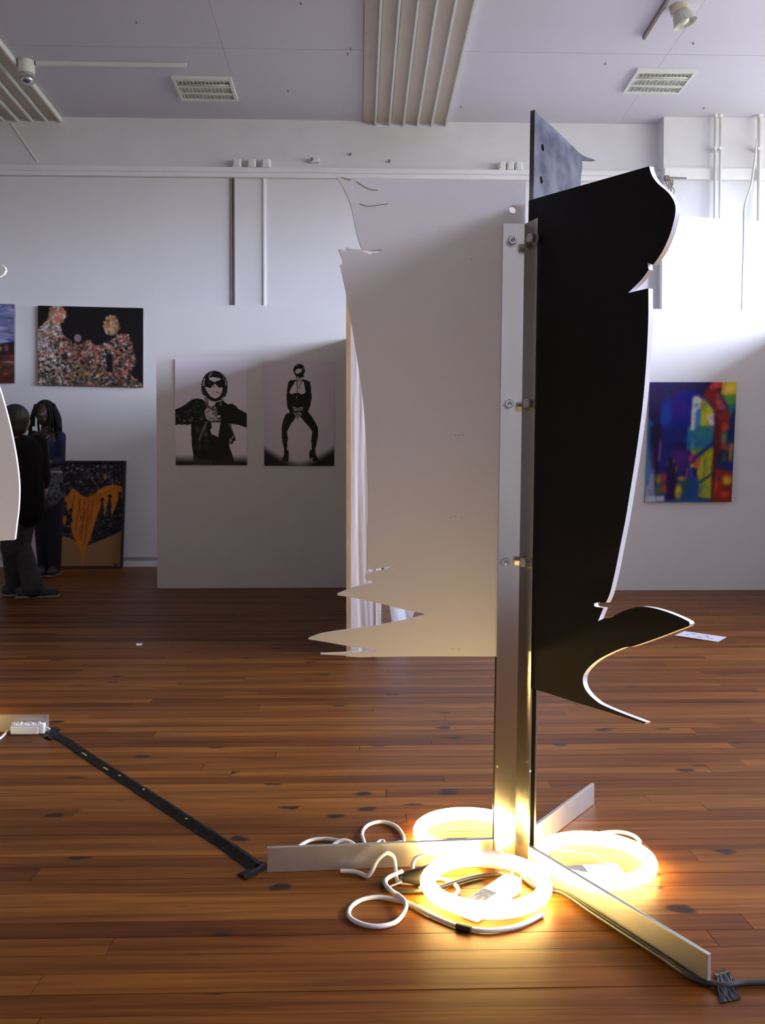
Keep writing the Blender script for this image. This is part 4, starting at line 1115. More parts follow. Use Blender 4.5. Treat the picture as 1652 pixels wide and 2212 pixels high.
# engraved cut lines near the tip of the white blade
def cutline(S_, i, pts, wdt, off, parent):
    q = [S_.hit(i, p[0], p[1], off) for p in pts]
    P = [S_.pt(i, s_, h_, off-0.0003) for (s_, h_) in q]
    obj('cut_line', tube(crom(P, 4), wdt, 6), 'grey_strip', parent)
for pts in ([(737, 383), (746, 386), (757, 389)], [(770, 392), (785, 402), (800, 409), (815, 411)], [(777, 440), (792, 445), (810, 444), (838, 440)]):
    cutline(S1, iA, pts, 0.0007, -BT/2, bladeA)
for (px, py) in [(983, 940), (992, 941), (1001, 940), (973, 1118), (982, 1116), (996, 1118), (977, 1402), (991, 1403), (1018, 560)]:
    q = S1.hit(iA, px, py, -BT/2); P = S1.pt(iA, q[0], q[1], -BT/2)
    obj('pin_hole', sphere(P, 0.0011, 6, 4), 'grey_strip', bladeA)

OB = runs([('l', [(1148, 437), (1412, 361)]),
           ('c', [(1412, 361), (1414, 371), (1420, 385), (1432, 400), (1449, 414), (1460, 427), (1467, 441), (1469, 456), (1466, 476), (1458, 505), (1445, 536), (1432, 558), (1421, 573)]),
           ('l', [(1421, 573), (1417, 573), (1409, 569), (1409, 578), (1411, 584)]), ('c', [(1411, 584), (1398, 602), (1383, 618), (1366, 634)]),
           ('l', [(1366, 634), (1410, 624)]),
           ('c', [(1410, 624), (1410, 690), (1407, 760), (1402, 830), (1396, 890), (1388, 950), (1379, 1010), (1370, 1065), (1361, 1120), (1350, 1175), (1338, 1235), (1327, 1280), (1318, 1301)]),
           ('l', [(1318, 1301), (1297, 1301)]), ('c', [(1297, 1301), (1292, 1304), (1294, 1309), (1302, 1311), (1313, 1312)]),
           ('l', [(1313, 1312), (1301, 1341)]), ('c', [(1301, 1341), (1315, 1335), (1330, 1333), (1340, 1327), (1362, 1317), (1390, 1310), (1418, 1312), (1450, 1321), (1478, 1332), (1498, 1342)]),
           ('l', [(1498, 1342), (1500, 1347), (1497, 1352)]), ('c', [(1497, 1352), (1470, 1362), (1430, 1377), (1390, 1391), (1372, 1396), (1357, 1398), (1330, 1409), (1303, 1423), (1284, 1438), (1272, 1453), (1268, 1467), (1271, 1483), (1281, 1498), (1296, 1512), (1312, 1522), (1350, 1538), (1406, 1559)]),
           ('l', [(1406, 1559), (1402, 1562), (1330, 1539), (1250, 1515), (1200, 1499), (1155, 1486)])])
lb = [S1.hit(iB, p[0], p[1], -BT/2) for p in OB]
lb[0] = (0.013, lb[0][1]+0.001); lb[-1] = (0.013, lb[-1][1])
bladeB = blade(S1, iB, [lb], BT, 'blade', ('black_panel', 'black_panel', 'white_core'), label='black blade with white edges and hooked lower end')
for k in range(16):
    px = 1197+rnd.uniform(-6, 22); py = rnd.choice([940, 955, 1060, 1100, 1300, 1318, 1400, 1405, 1462, 1470])+rnd.uniform(-6, 6)
    q = S1.hit(iB, px-4, py, -BT/2); P = S1.pt(iB, q[0], q[1], -BT/2)
    obj('scratch', box(P, (0.0012, 0.0012, rnd.uniform(0.0012, 0.005))), 'grey_strip', bladeB)

OC = [S1.hit(iC, p[0], p[1], 0) for p in runs([('c', [(1159, 250), (1180, 268), (1205, 291), (1230, 315), (1250, 334), (1264, 341)]), ('l', [(1264, 341), (1275, 344), (1282, 348), (1268, 347), (1252, 347)]), ('c', [(1252, 347), (1253, 362), (1250, 385), (1249, 420)])])]
lc = [(0.020, OC[0][1]+0.004)]+OC
lastS = OC[-1][0]
lc += [(lastS+0.02, 1.18), (lastS+0.03, 1.0), (lastS+0.0, 0.8), (lastS-0.06, 0.62), (lastS-0.1, 0.5), (0.020, 0.43)]
holesC = []
for (px, py) in [(1167, 320), (1164, 390)]:
    q = S1.hit(iC, px, py, 0)
    holesC.append([(q[0]+0.0075*math.cos(2*math.pi*k/14), q[1]+0.0075*math.sin(2*math.pi*k/14)) for k in range(14)])
blade(S1, iC, [lc]+holesC, BT, 'blade', ('galvanised', 'galvanised', 'galv_edge'), label='mottled grey metal blade pointing away, tallest of the three')

# bolts through the flanges facing the viewer
def bolts(S_, iA_, iB_, pixA, pixB):
    for (px, py) in pixA:
        off = -(BT/2+0.004) if False else None
    nA = S_.e[iA_].cross(Vector((0, 0, 1)))     # +off side
    for (i_, pix, kind) in ((iA_, pixA, 'nut'), (iB_, pixB, 'head')):
        n_ = S_.e[i_].cross(Vector((0, 0, 1)))
        sgn = 1.0 if n_.dot(CAM-S_.B0) > 0 else -1.0
        o_ = sgn*(BT/2+0.004)
        for (px, py) in pix:
            q = S_.hit(i_, px, py, o_)
            c = S_.pt(i_, q[0], q[1], o_)
            bt = obj('bolt', cyl(c-n_*sgn*0.02, c+n_*sgn*0.011, 0.0042, seg=12), 'zinc', S_.root)
            obj('washer', cyl(c, c+n_*sgn*0.0016, 0.0118, seg=20), 'zinc', bt)
            if kind == 'nut':
                obj('nut', hexprism(c+n_*sgn*0.0016, n_*sgn, 0.0095, 0.0075), 'zinc', bt)
                obj('dome', sphere(c+n_*sgn*0.011, (0.0042, 0.0042, 0.0042), 10, 6), 'zinc', bt, smooth=True)
            else:
                obj('bolt_head', hexprism(c+n_*sgn*0.0016, n_*sgn, 0.0105, 0.014, rot=0.1), 'zinc', bt)
bolts(S1, iA, iB, [(1105, 521), (1098, 873), (1090, 1214)], [(1156, 516), (1149, 872), (1141, 1215)])
# clamp screws low on the post
for (px, py) in [(1074, 1655), (1145, 1665)]:
    i_ = iA if px < 1110 else iB
    n_ = S1.e[i_].cross(Vector((0, 0, 1))); sgn = 1.0 if n_.dot(CAM-S1.B0) > 0 else -1.0
    q = S1.hit(i_, px, py, sgn*(BT/2+0.004)); c = S1.pt(i_, q[0], q[1], sgn*(BT/2+0.004))
    obj('rivet', sphere(c, 0.0022, 8, 5), 'zinc', S1.root)

# second sculpture at the left edge
F2 = G(105, 1581)
HUB2 = F2+Vector((-0.52, 0.02, 0))
S2 = Sculpture(HUB2, HUB2+Vector((0.0, 0.0, 1.4)), [-2.2, 117, 238], 'blade_sculpture', 'second blade sculpture at the left edge, only its rounded white blade in view')
build_post(S2, 0.0, 1.40)
build_foot(S2, 0, 0.52, hgt=0.054); build_foot(S2, 1, 0.5); build_foot(S2, 2, 0.46)
O2 = runs([('c', [(-30, 800), (-12, 812), (0, 834), (10, 866), (20, 902), (30, 946), (38, 990), (43, 1030), (44.5, 1060), (43, 1095), (39, 1130), (35, 1164)]), ('l', [(35, 1164), (32, 1166), (0, 1168)])])
l2 = [S2.hit(0, p[0], p[1], -BT/2) for p in O2]
tip = [S2.hit(0, p[0], p[1], -BT/2) for p in [(-60, 560), (-20, 566), (6, 572), (14, 579), (15.5, 586), (12, 593), (3, 599), (-25, 612), (-50, 690)]]
zt2 = S2.hit(0, -40, 400)[1]
lo = [(0.004, zt2), (tip[0][0]-0.06, zt2-0.02), (tip[0][0]-0.02, zt2-0.1)]+tip+l2+[(0.004, l2[-1][1]-0.005)]
blade(S2, 0, [lo], BT, 'blade', ('white_panel', 'white_panel', 'white_core'), label='white blade with a smooth rounded bulge')
blade(S2, 1, [[(0.004, 1.5), (0.25, 1.42), (0.30, 1.2), (0.36, 0.9), (0.3, 0.6), (0.38, 0.5), (0.004, 0.46)]], BT, 'blade', ('black_panel', 'black_panel', 'white_core'))
blade(S2, 2, [[(0.004, 1.36), (0.2, 1.4), (0.28, 1.2), (0.3, 0.9), (0.22, 0.6), (0.004, 0.5)]], BT, 'blade', ('galvanised', 'galvanised', 'galv_edge'))

# ------------------------------------------------------------------ ring lamps on the floor
def ring_lamp(c, R0, a_gap, ballast, label, tilt=(0, 0), zc=0.0265):
    c = Vector(c)
    t_ = thing('ring_lamp', (c.x, c.y, 0), label, 'ring lamp', 'glowing ring lamps')
    def rp(a_):
        return Vector((c.x+R0*math.cos(a_), c.y+R0*math.sin(a_), zc+tilt[0]*R0*math.cos(a_)+tilt[1]*R0*math.sin(a_)))
    g = 0.16
    pts = [rp(a_gap+g+(2*math.pi-2*g)*k/71) for k in range(72)]
    obj('glass_tube', tube(pts, 0.0145, 14), 'lamp_tube', t_, smooth=True)
    sk = [rp(a_gap-g-0.02+(2*g+0.04)*k/8) for k in range(9)]
    obj('lamp_socket', tube(sk, 0.0165, 12), 'ballast_white', t_)
    (bc, bl_, bw_, bh_, ba) = ballast
    R_ = Matrix.Rotation(ba, 3, 'Z')
    bo = obj('ballast_box', bevel_box(Vector((bc[0], bc[1], bh_/2+0.0005)), (bl_, bw_, bh_), 0.003, R_), 'ballast_white', t_)
    obj('rating_label', box(Vector((bc[0], bc[1], bh_+0.0008)) + R_ @ Vector((-bl_*0.22, 0, 0)), (bl_*0.34, bw_*0.8, 0.0006), R_), 'label_grey', bo)
    end = Vector((bc[0], bc[1], 0.012)) + R_ @ Vector((bl_/2, 0, 0))
    q = rp(a_gap)
    obj('lead_wire', tube(crom([end, end.lerp(q, 0.4)+Vector((0.01, 0.012, 0.012)), q], 8), 0.0026, 6), 'cable_white', t_, smooth=True)
    return t_
cF = HUB+Vector((-0.086, -0.152, 0))
p0 = G(1012, 1953, 0.03); p1 = G(1110, 1888, 0.03)
ring_lamp((cF.x, cF.y), 0.108, math.radians(75), (((p0.x+p1.x)/2, (p0.y+p1.y)/2), 0.155, 0.036, 0.028, math.atan2(p1.y-p0.y, p1.x-p0.x)), 'glowing ring lamp lying in front of the post, ballast box inside')
cL = HUB+Vector((-0.082, 0.122, 0))
p0 = G(985, 1815, 0.03)
ring_lamp((cL.x, cL.y), 0.108, math.radians(-60), ((p0.x+0.03, p0.y), 0.12, 0.04, 0.028, 0.05), 'glowing ring lamp behind the left foot bar', zc=0.0155)
cR = HUB+Vector((0.153, -0.026, 0))
p0 = G(1270, 1872, 0.03)
ring_lamp((cR.x, cR.y), 0.108, math.radians(150), ((p0.x, p0.y), 0.13, 0.04, 0.026, 0.12), 'glowing ring lamp right of the post, behind the front foot bar', zc=0.0155)
# lamp of the left sculpture, mostly out of view
q = HUB2+S2.e[0]*0.10+Vector((-0.03, -0.16, 0))
ring_lamp((q.x, q.y), 0.108, 1.0, ((q.x, q.y), 0.12, 0.04, 0.028, 0.4), 'glowing ring lamp of the left sculpture, beyond the left edge')
q = HUB2+Vector((0.08, 0.16, 0))
ring_lamp((q.x, q.y), 0.108, 1.0, ((q.x, q.y), 0.12, 0.04, 0.028, 0.4), 'glowing ring lamp behind the left sculpture post')

# ------------------------------------------------------------------ cables on the floor
def floor_cable(pix, r, matn, label, cat='cable', name='cable', lifts=None, k=7, parent=None):
    P = []
    for j, q in enumerate(pix):
        z = r+0.0005
        if lifts and j in lifts: z += lifts[j]
        P.append(G(q[0], q[1], z))
    return obj(name, tube(crom(P, k), r, 8), matn, parent, smooth=True, label=label, cat=cat)
RC = 0.0042
floor_cable([(1172, 1975), (1120, 2000), (1060, 2010), (1015, 2006), (985, 1999), (930, 1976), (885, 1952), (850, 1942), (812, 1938), (776, 1946), (755, 1964), (757, 1983), (785, 1997), (820, 2001), (854, 1992), (873, 1970), (876, 1950), (862, 1935), (845, 1924), (833, 1910), (837, 1897), (868, 1882)], RC, 'cable_white', 'white cable with a round loop in front of the foot bar', name='lamp_cable', lifts={15: 0.003, 16: 0.009, 17: 0.006, 18: 0.010, 19: 0.0115, 20: 0.0115, 21: 0.0105})
e0_ = G(986, 2000, RC+0.0015); e1_ = G(1018, 2008, RC+0.0015)
obj('cable_sleeve', cyl(e0_, e1_, 0.0062, seg=10), 'cable_black', label='short dark sleeve on the white cable below the front ring lamp', cat='sleeve')
# arched cable in front of the left foot bar (stands on edge against it)
def yplane_cable(pix, r, matn, label, name):
    P = [Vector(PY(a_, b2_, y_)) for (a_, b2_, y_) in pix]
    for v in P: v.z = max(v.z, r+0.0005)
    return obj(name, tube(crom(P, 7), r, 8), matn, smooth=True, label=label, cat='cable')
YF = G(800, 1884).y
yplane_cable([(735, 1881, YF-0.007), (760, 1882, YF-0.010), (777, 1886, YF-0.016), (793, 1895, YF-0.03), (803, 1882, YF-0.03), (815, 1858, YF-0.03), (834, 1843, YF-0.028), (850, 1852, YF-0.028), (854, 1876, YF-0.035), (858, 1903, YF-0.05), (880, 1919, YF-0.06), (905, 1914, YF-0.06), (912, 1908, YF-0.05), (900, 1893, YF-0.035), (891, 1873, YF-0.025), (897, 1855, YF-0.022), (915, 1848, YF-0.022)], RC, 'cable_white', 'white cable arching up in front of the left foot bar', 'lamp_cable')
floor_cable([(905, 1918), (940, 1933), (975, 1936), (990, 1922), (975, 1905), (950, 1898), (930, 1902)], RC*0.9, 'cable_white', 'white cable curl inside the front ring lamp', name='lamp_cable')
floor_cable([(640, 1840), (648, 1827), (672, 1815), (705, 1812), (735, 1817), (752, 1828), (760, 1836)], RC, 'cable_white', 'white cable curving low behind the left foot bar, leftmost', name='lamp_cable')
floor_cable([(712, 1834), (724, 1822), (742, 1815), (760, 1821), (775, 1832), (790, 1834), (786, 1818), (782, 1800), (794, 1783), (822, 1775), (850, 1782), (868, 1800), (872, 1818), (864, 1834)], RC, 'cable_white', 'white cable with a large loop behind the left foot bar', name='lamp_cable', lifts={1: 0.006, 2: 0.01, 3: 0.006})
floor_cable([(808, 1836), (814, 1822), (826, 1816), (832, 1826), (834, 1836)], RC*0.9, 'cable_white', 'tiny white cable bend between the loop and the ring lamp', name='lamp_cable')
pl = G(858, 1830, 0.012)
t_ = thing('white_plug', (pl.x, pl.y, 0), 'small white plug behind the left foot bar', 'plug')
obj('plug_body', bevel_box(pl, (0.028, 0.018, 0.022), 0.004, Matrix.Rotation(0.4, 3, 'Z')), 'ballast_white', t_)
for sg in (-1, 1): obj('prong', cyl(pl+Vector((-0.012, 0.005*sg, 0)), pl+Vector((-0.030, 0.005*sg-0.006, 0)), 0.002, seg=8), 'zinc', t_)
floor_cable([(1268, 1806), (1300, 1799), (1338, 1797), (1366, 1804), (1381, 1817), (1379, 1832)], RC, 'cable_white', 'white cable arc behind the right ring lamp', name='lamp_cable', lifts={2: 0.006, 3: 0.008})
# black supply cable running under the foot bars
floor_cable([(872, 1887), (848, 1890), (830, 1900), (828, 1912), (845, 1922), (880, 1926), (930, 1922), (975, 1909), (1030, 1893), (1085, 1888)], 0.0048, 'cable_black', 'dark cable curling through the front ring lamp', name='supply_cable')
PB = [G(1125, 1893, 0.005), G(1165, 1922, 0.005)]
foot_n = S1.e[iB].cross(Vector((0, 0, 1))); sg = 1.0 if foot_n.dot(CAM-HUB) > 0 else -1.0
for sd in (0.16, 0.25, 0.34, 0.42, LB-0.02): PB.append(S1.B0+S1.e[iB]*sd+foot_n*sg*0.0115+Vector((0, 0, 0.0055)))
PB += [G(1560, 2128, 0.0055), G(1610, 2123, 0.0055), G(1700, 2121, 0.0055), G(1850, 2112, 0.0055)]
obj('supply_cable', tube(crom(PB, 8), 0.0050, 8), 'cable_black', smooth=True, label='black supply cable along the front foot bar leaving to the right', cat='cable')
# black plug beside the left foot bar
c = G(905, 1888, 0.018); c.y -= 0.0
t_ = thing('black_plug', (c.x, c.y, 0), 'dark round plug lying against the left foot bar', 'plug')
obj('plug_body', tube([c+Vector((-0.034, -0.016, -0.004)), c+Vector((-0.026, -0.013, 0)), c+Vector((0.0, -0.012, 0.0)), c+Vector((0.022, -0.010, 0.004)), c+Vector((0.026, -0.01, 0.004))], [0.006, 0.011, 0.017, 0.0185, 0.014], 16), 'cable_black', t_, smooth=True)
obj('pin', cyl(c+Vector((-0.035, -0.02, -0.006)), c+Vector((-0.06, -0.028, -0.012)), 0.0022, seg=8), 'zinc', t_)

# ------------------------------------------------------------------ taped cable runs
def tape_strip(pix, wd, hump, name, label, cat='tape', seed=1):
    rr = random.Random(seed)
    P = crom([G(q[0], q[1]) for q in pix], 10)
    V = []; Fc = []
    prof = [(-1, 0.0008), (-0.62, 0.0014), (-0.34, hump*0.55), (0, hump), (0.34, hump*0.55), (0.62, 0.0014), (1, 0.0008)]
    for i, p in enumerate(P):
        t__ = (P[min(i+1, len(P)-1)]-P[max(i-1, 0)]).normalized(); n_ = Vector((-t__.y, t__.x, 0))
        wv = wd*(1+rr.uniform(-0.06, 0.06))
        for (u, z) in prof: V.append(p+n_*(u*wv/2)+Vector((0, 0, z*(1+rr.uniform(-0.06, 0.06)))))
    q = len(prof)
    for i in range(len(P)-1):
        for k in range(q-1): Fc.append((i*q+k, i*q+k+1, (i+1)*q+k+1, (i+1)*q+k))
    o = obj(name, (V, Fc), 'tape_black', label=label, cat=cat)
    md = o.modifiers.new('thick', 'SOLIDIFY'); md.thickness = 0.0006; md.offset = -1
    return o
def tape_patch(pix, label, name='tape_patch', hump=0.006, seed=3, across=False):
    rr = random.Random(seed)
    # quad patch subdivided, crumpled over the cable
    q = [G(p[0], p[1]) for p in pix]
    V = []; Fc = []; N_ = 10
    for j in range(N_+1):
        for i in range(N_+1):
            u, v = i/N_, j/N_
            p = (q[0]*(1-u)+q[1]*u)*(1-v)+(q[3]*(1-u)+q[2]*u)*v
            z = 0.001+hump*math.exp(-(((v-0.42)/0.2 if across else (u-0.5)/0.17))**2)+rr.uniform(0, 0.0012)
            V.append(p+Vector((rr.uniform(-.001, .001), rr.uniform(-.001, .001), z)))
    for j in range(N_):
        for i in range(N_):
            a_ = j*(N_+1)+i; Fc.append((a_, a_+1, a_+N_+2, a_+N_+1))
    o = obj(name, (V, Fc), 'tape_black', label=label, cat='tape')
    md = o.modifiers.new('thick', 'SOLIDIFY'); md.thickness = 0.0006; md.offset = -1
    return o
ts = tape_strip([(112, 1584), (150, 1606), (190, 1634), (260, 1679), (330, 1724), (400, 1770), (470, 1815), (520, 1849), (556, 1876)], 0.036, 0.011, 'taped_cable', 'cable under black tape running diagonally over the floor on the left')
for (px, py, L) in [(182, 1629, 0.035), (228, 1660, 0.03), (258, 1675, 0.012), (310, 1705, 0.008), (402, 1768, 0.006)]:
    p = G(px, py, 0.0118)
    d_ = (G(470, 1815)-G(190, 1634)).normalized()
    R_ = Matrix.Rotation(math.atan2(d_.y, d_.x), 3, 'Z')
    obj('worn_patch', box(p, (L, 0.004, 0.0012), R_), 'tape_yellow', ts)
tape_patch([(512, 1891), (534, 1902), (582, 1874), (566, 1862)], 'black tape patch at the end of the left foot bar', seed=5, hump=0.004)
tape_patch([(92, 1592), (112, 1600), (131, 1576), (110, 1573)], 'black tape patch beside the left sculpture foot', seed=6, hump=0.005)
tape_patch([(1541, 2100), (1566, 2094), (1600, 2160), (1556, 2168)], 'shiny crumpled black tape patch at the tip of the front foot bar', seed=8, hump=0.0125, across=True)
# white leads and ballast beside the left sculpture foot
bb = G(50, 1588, 0.0); 
t_ = thing('ballast_unit', (bb.x, bb.y, 0), 'white ballast box with crumpled bag beside the left sculpture foot', 'ballast box')
bc = Vector((G(52, 1588).x, bb.y+0.014, 0))
obj('box_body', bevel_box(bc+Vector((0, 0, 0.0135)), (0.088, 0.024, 0.026), 0.003), 'ballast_white', t_)
N1, N2 = 24, 8
V = []; Fc = []; rr = random.Random(11)
for j in range(N2+1):
    for i in range(N1+1):
        V.append(bc+Vector((-0.042+0.088*i/N1, -0.011+0.022*j/N2, 0.028+0.012*math.sin(math.pi*j/N2)*rr.uniform(0.2, 1.0))))
for j in range(N2):
    for i in range(N1):
        a_ = j*(N1+1)+i; Fc.append((a_, a_+1, a_+N1+2, a_+N1+1))
o = obj('crumpled_bag', (V, Fc), 'plastic_film', t_)
md = o.modifiers.new('thick', 'SOLIDIFY'); md.thickness = 0.001
obj('terminal', bevel_box(bc+Vector((0.052, 0.0, 0.018)), (0.016, 0.020, 0.032), 0.003), 'trim_paint', t_)
obj('lead', tube(crom([bc+Vector((0.058, 0, 0.02)), bc+Vector((0.075, -0.002, 0.016)), G(98, 1580, 0.006)], 6), 0.003, 6), 'cable_white', t_, smooth=True)
floor_cable([(-60, 1612), (-20, 1606), (4, 1592), (15, 1578), (16, 1566), (6, 1557), (-10, 1556), (-40, 1566)], 0.0038, 'cable_white', 'white cable loop at the left edge beside the foot bar', name='lamp_cable')

# leaflet and paper scrap on the floor
a4 = [G(1442, 1369, 0.002), G(1478, 1363, 0.006), G(1569, 1376, 0.002), G(1550, 1386, 0.003)]
A = Art(0, 0, 100, 40, 60, 24, (214, 214, 226))
for (x, y_, w_) in [(30, 12, 8), (62, 14, 9), (70, 22, 6), (80, 26, 5), (20, 24, 6), (52, 28, 10)]: A.ell(x, y_, w_*0.6, 2.2, (96, 94, 108), 0.85, soft=0.3)
TLp, TRp, BRp, BLp = a4[1], a4[2], a4[3], a4[0]
t_ = thing('leaflet', (BLp.x, BLp.y, 0), 'white printed leaflet lying on the floor right of the black blade', 'leaflet')
BL2 = TLp+(BRp-TRp)*1.0
VV = [TLp, TRp, TRp+(BL2-TLp), BL2]
V = [v-Vector((0, 0, 0.0004)) for v in VV]+[v-Vector((0, 0, 0.0018)) for v in VV]
obj('paper', (V, [(0, 1, 2, 3), (7, 6, 5, 4), (0, 4, 5, 1), (1, 5, 6, 2), (2, 6, 7, 3), (3, 7, 4, 0)]), 'paper_white', t_)
art_mesh('print', A, TLp, TRp, BL2, t_, 'art_print')
p = G(300, 1394)
V, Fc = box(p+Vector((0, 0, 0.004)), (0.026, 0.02, 0.006), Matrix.Rotation(0.4, 3, 'Z'))
V[5] += Vector((0.002, 0, 0.006)); V[6] += Vector((0, 0.003, 0.003))
obj('paper_scrap', (V, Fc), 'paper_white', label='tiny folded scrap of white paper on the dark floor', cat='paper scrap')

# ------------------------------------------------------------------ people
def remeshed(name, geos, matn, parent, voxel=0.009, smooth_it=4):
    V, Fc = merge(*geos)
    base = WLOC[parent.name]
    me = bpy.data.meshes.new(name+'_raw'); me.from_pydata([tuple(Vector(v)-base) for v in V], [], Fc)
    bm = bmesh.new(); bm.from_mesh(me); bmesh.ops.recalc_face_normals(bm, faces=bm.faces); bm.to_mesh(me); bm.free()
    ob = bpy.data.objects.new(name, me); COL.objects.link(ob)
    r_ = ob.modifiers.new('r', 'REMESH'); r_.mode = 'VOXEL'; r_.voxel_size = voxel; r_.use_smooth_shade = True
    s_ = ob.modifiers.new('s', 'SMOOTH'); s_.iterations = smooth_it; s_.factor = 0.5
    dg = bpy.context.evaluated_depsgraph_get(); dg.update()
    me2 = bpy.data.meshes.new_from_object(ob.evaluated_get(dg))
    ob.modifiers.clear(); ob.data = me2; bpy.data.meshes.remove(me)
    me2.materials.clear(); me2.materials.append(MATS[matn])
    me2.polygons.foreach_set('use_smooth', [True]*len(me2.polygons))
    ob.parent = parent; WLOC[ob.name] = base
    return ob
def hand(wrist, d, up, side, sc=1.0):
    """palm + five curled fingers, returns geos"""
    d = Vector(d).normalized(); up = Vector(up); up = (up-d*up.dot(d)).normalized(); r_ = d.cross(up)*side
    w_ = Vector(wrist); g = [capsule(w_, 0.022*sc, w_+d*0.06*sc, 0.030*sc), ]
    for k, (o_, L) in enumerate([(-0.026, 0.060), (-0.009, 0.070), (0.009, 0.066), (0.025, 0.052)]):
        b0 = w_+d*0.075*sc+r_*o_*sc; b1 = b0+(d*0.8-up*0.5).normalized()*L*0.55*sc; b2_ = b1+(d*0.35-up*0.95).normalized()*L*0.5*sc
        g += [capsule(w_+d*0.045*sc+r_*o_*0.7*sc, 0.010*sc, b0, 0.0095*sc, 8), capsule(b0, 0.0095*sc, b1, 0.009*sc, 8), capsule(b1, 0.009*sc, b2_, 0.008*sc, 8)]
    t0 = w_+d*0.025*sc-r_*0.026*sc; t1 = t0+(d*0.7-r_*0.8).normalized()*0.035*sc; t2 = t1+(d-up*0.3).normalized()*0.03*sc
    g += [capsule(t0, 0.013*sc, t1, 0.011*sc, 8), capsule(t1, 0.011*sc, t2, 0.009*sc, 8)]
    return g

# woman facing the viewer
WY = G(110, 1243).y
WX = PY(100, 1000, WY).x
k_ = WY/FPX                       # metres per pixel at her depth
def wz(py): return PY(100, py, WY).z
def wx(px): return PY(px, 1000, WY).x
wom = thing('person', (WX, WY, 0), 'person with dreadlocks in a blue top and dark jeans, facing the viewer', 'person')
zt_ = wz(866); zc = wz(928); zs = wz(941)
hx = wx(103)
head_c = Vector((hx-0.02, WY-0.01, (zt_+zc)/2+0.01))
shL = Vector((wx(72), WY+0.02, zs-0.01)); shR = Vector((wx(127), WY+0.02, zs-0.01))
elL = Vector((wx(66), WY-0.03, wz(992))); elR = Vector((wx(131), WY-0.02, wz(995)))
wrL = Vector((wx(95), WY-0.20, wz(1003))); wrR = Vector((wx(119), WY-0.22, wz(1002)))
hipz = wz(1055)
hpL = Vector((wx(86), WY, hipz)); hpR = Vector((wx(118), WY, hipz))
knL = Vector((wx(92), WY-0.03, wz(1135))); knR = Vector((wx(119), WY-0.02, wz(1135)))
anL = Vector((wx(92), WY+0.03, 0.09)); anR = Vector((wx(114), WY+0.02, 0.09))
neck = Vector((hx-0.02, WY+0.01, zc-0.02))
chest = Vector((wx(99), WY+0.01, wz(968))); waist = Vector((wx(100), WY+0.01, wz(1010))); pel = Vector((wx(102), WY, wz(1045)))
g = [sphere(head_c, (0.075, 0.092, 0.112), 16, 12), sphere(head_c+Vector((0, -0.03, -0.06)), (0.052, 0.055, 0.052), 12, 8),
     capsule(neck+Vector((0, 0.01, 0.06)), 0.046, neck-Vector((0, 0, 0.05)), 0.052),
     capsule(head_c+Vector((0, -0.088, 0.012)), 0.011, head_c+Vector((0, -0.104, -0.022)), 0.017, 8),
     sphere(head_c+Vector((-0.076, 0.0, -0.01)), (0.012, 0.022, 0.032), 8, 6), sphere(head_c+Vector((0.076, 0.0, -0.01)), (0.012, 0.022, 0.032), 8, 6),
     capsule(head_c+Vector((-0.022, -0.080, -0.058)), 0.011, head_c+Vector((0.022, -0.080, -0.058)), 0.011, 8),
     capsule(chest, 0.11, waist, 0.10), capsule(chest+Vector((-0.05, 0, 0.06)), 0.08, chest+Vector((0.05, 0, 0.06)), 0.08), capsule(waist, 0.10, pel, 0.13),
     capsule(shL, 0.048, elL, 0.038), capsule(shR, 0.048, elR, 0.038), capsule(elL, 0.036, wrL, 0.025), capsule(elR, 0.036, wrR, 0.025),
     capsule(shL, 0.055, chest+Vector((0, 0, 0.09)), 0.07), capsule(shR, 0.055, chest+Vector((0, 0, 0.09)), 0.07),
     capsule(hpL, 0.080, knL, 0.055), capsule(hpR, 0.080, knR, 0.055), capsule(knL, 0.050, anL, 0.036), capsule(knR, 0.050, anR, 0.036),
     capsule(anL, 0.036, anL+Vector((0, -0.12, -0.05)), 0.028), capsule(anR, 0.036, anR+Vector((0, -0.12, -0.05)), 0.028)]
g += hand(wrL, (0.5, -0.8, -0.1), (0, 0, 1), 1, 0.95)+hand(wrR, (-0.4, -0.8, -0.1), (0, 0, 1), -1, 0.95)
remeshed('body', g, 'skin_brown', wom, 0.008, 2)
for sg in (-1, 1):
    ey = obj('eye', sphere(head_c+Vector((0.028*sg, -0.078, 0.010)), (0.013, 0.010, 0.008), 10, 6), 'lace_pale', wom, smooth=True)
    obj('iris', sphere(head_c+Vector((0.028*sg, -0.086, 0.010)), (0.0055, 0.0035, 0.0055), 8, 5), 'hair_black', ey, smooth=True)
# hair cap + dreadlocks
hg = [sphere(head_c+Vector((0, 0.022, 0.030)), (0.098, 0.092, 0.108), 16, 12)]
rr = random.Random(4)
for kk in range(30):
    a_ = math.radians(rr.uniform(-30, 210))
    b0 = head_c+Vector((math.cos(a_)*0.085, 0.02+math.sin(a_)*0.08, 0.06+rr.uniform(-0.01, 0.04)))
    L = rr.uniform(0.18, 0.30)
    b1 = b0+Vector((math.cos(a_)*0.045, math.sin(a_)*0.03, -L*0.5)); b2_ = b0+Vector((math.cos(a_)*0.05+rr.uniform(-.02, .02), math.sin(a_)*0.03+rr.uniform(-.02, .02), -L))
    hg.append(tube(crom([b0, b1, b2_], 6), [0.013*(1-0.35*j/12) for j in range(13)], 7))
for a_deg in (-52, -40, -128, -140):
    a_ = math.radians(a_deg)
    b0 = head_c+Vector((math.cos(a_)*0.075, math.sin(a_)*0.07, 0.085)); b1 = head_c+Vector((math.cos(a_)*0.11, math.sin(a_)*0.09, 0.0)); b2_ = head_c+Vector((math.cos(a_)*0.12, math.sin(a_)*0.085, -0.12))
    hg.append(tube(crom([b0, b1, b2_], 6), [0.012*(1-0.35*j/12) for j in range(13)], 7))
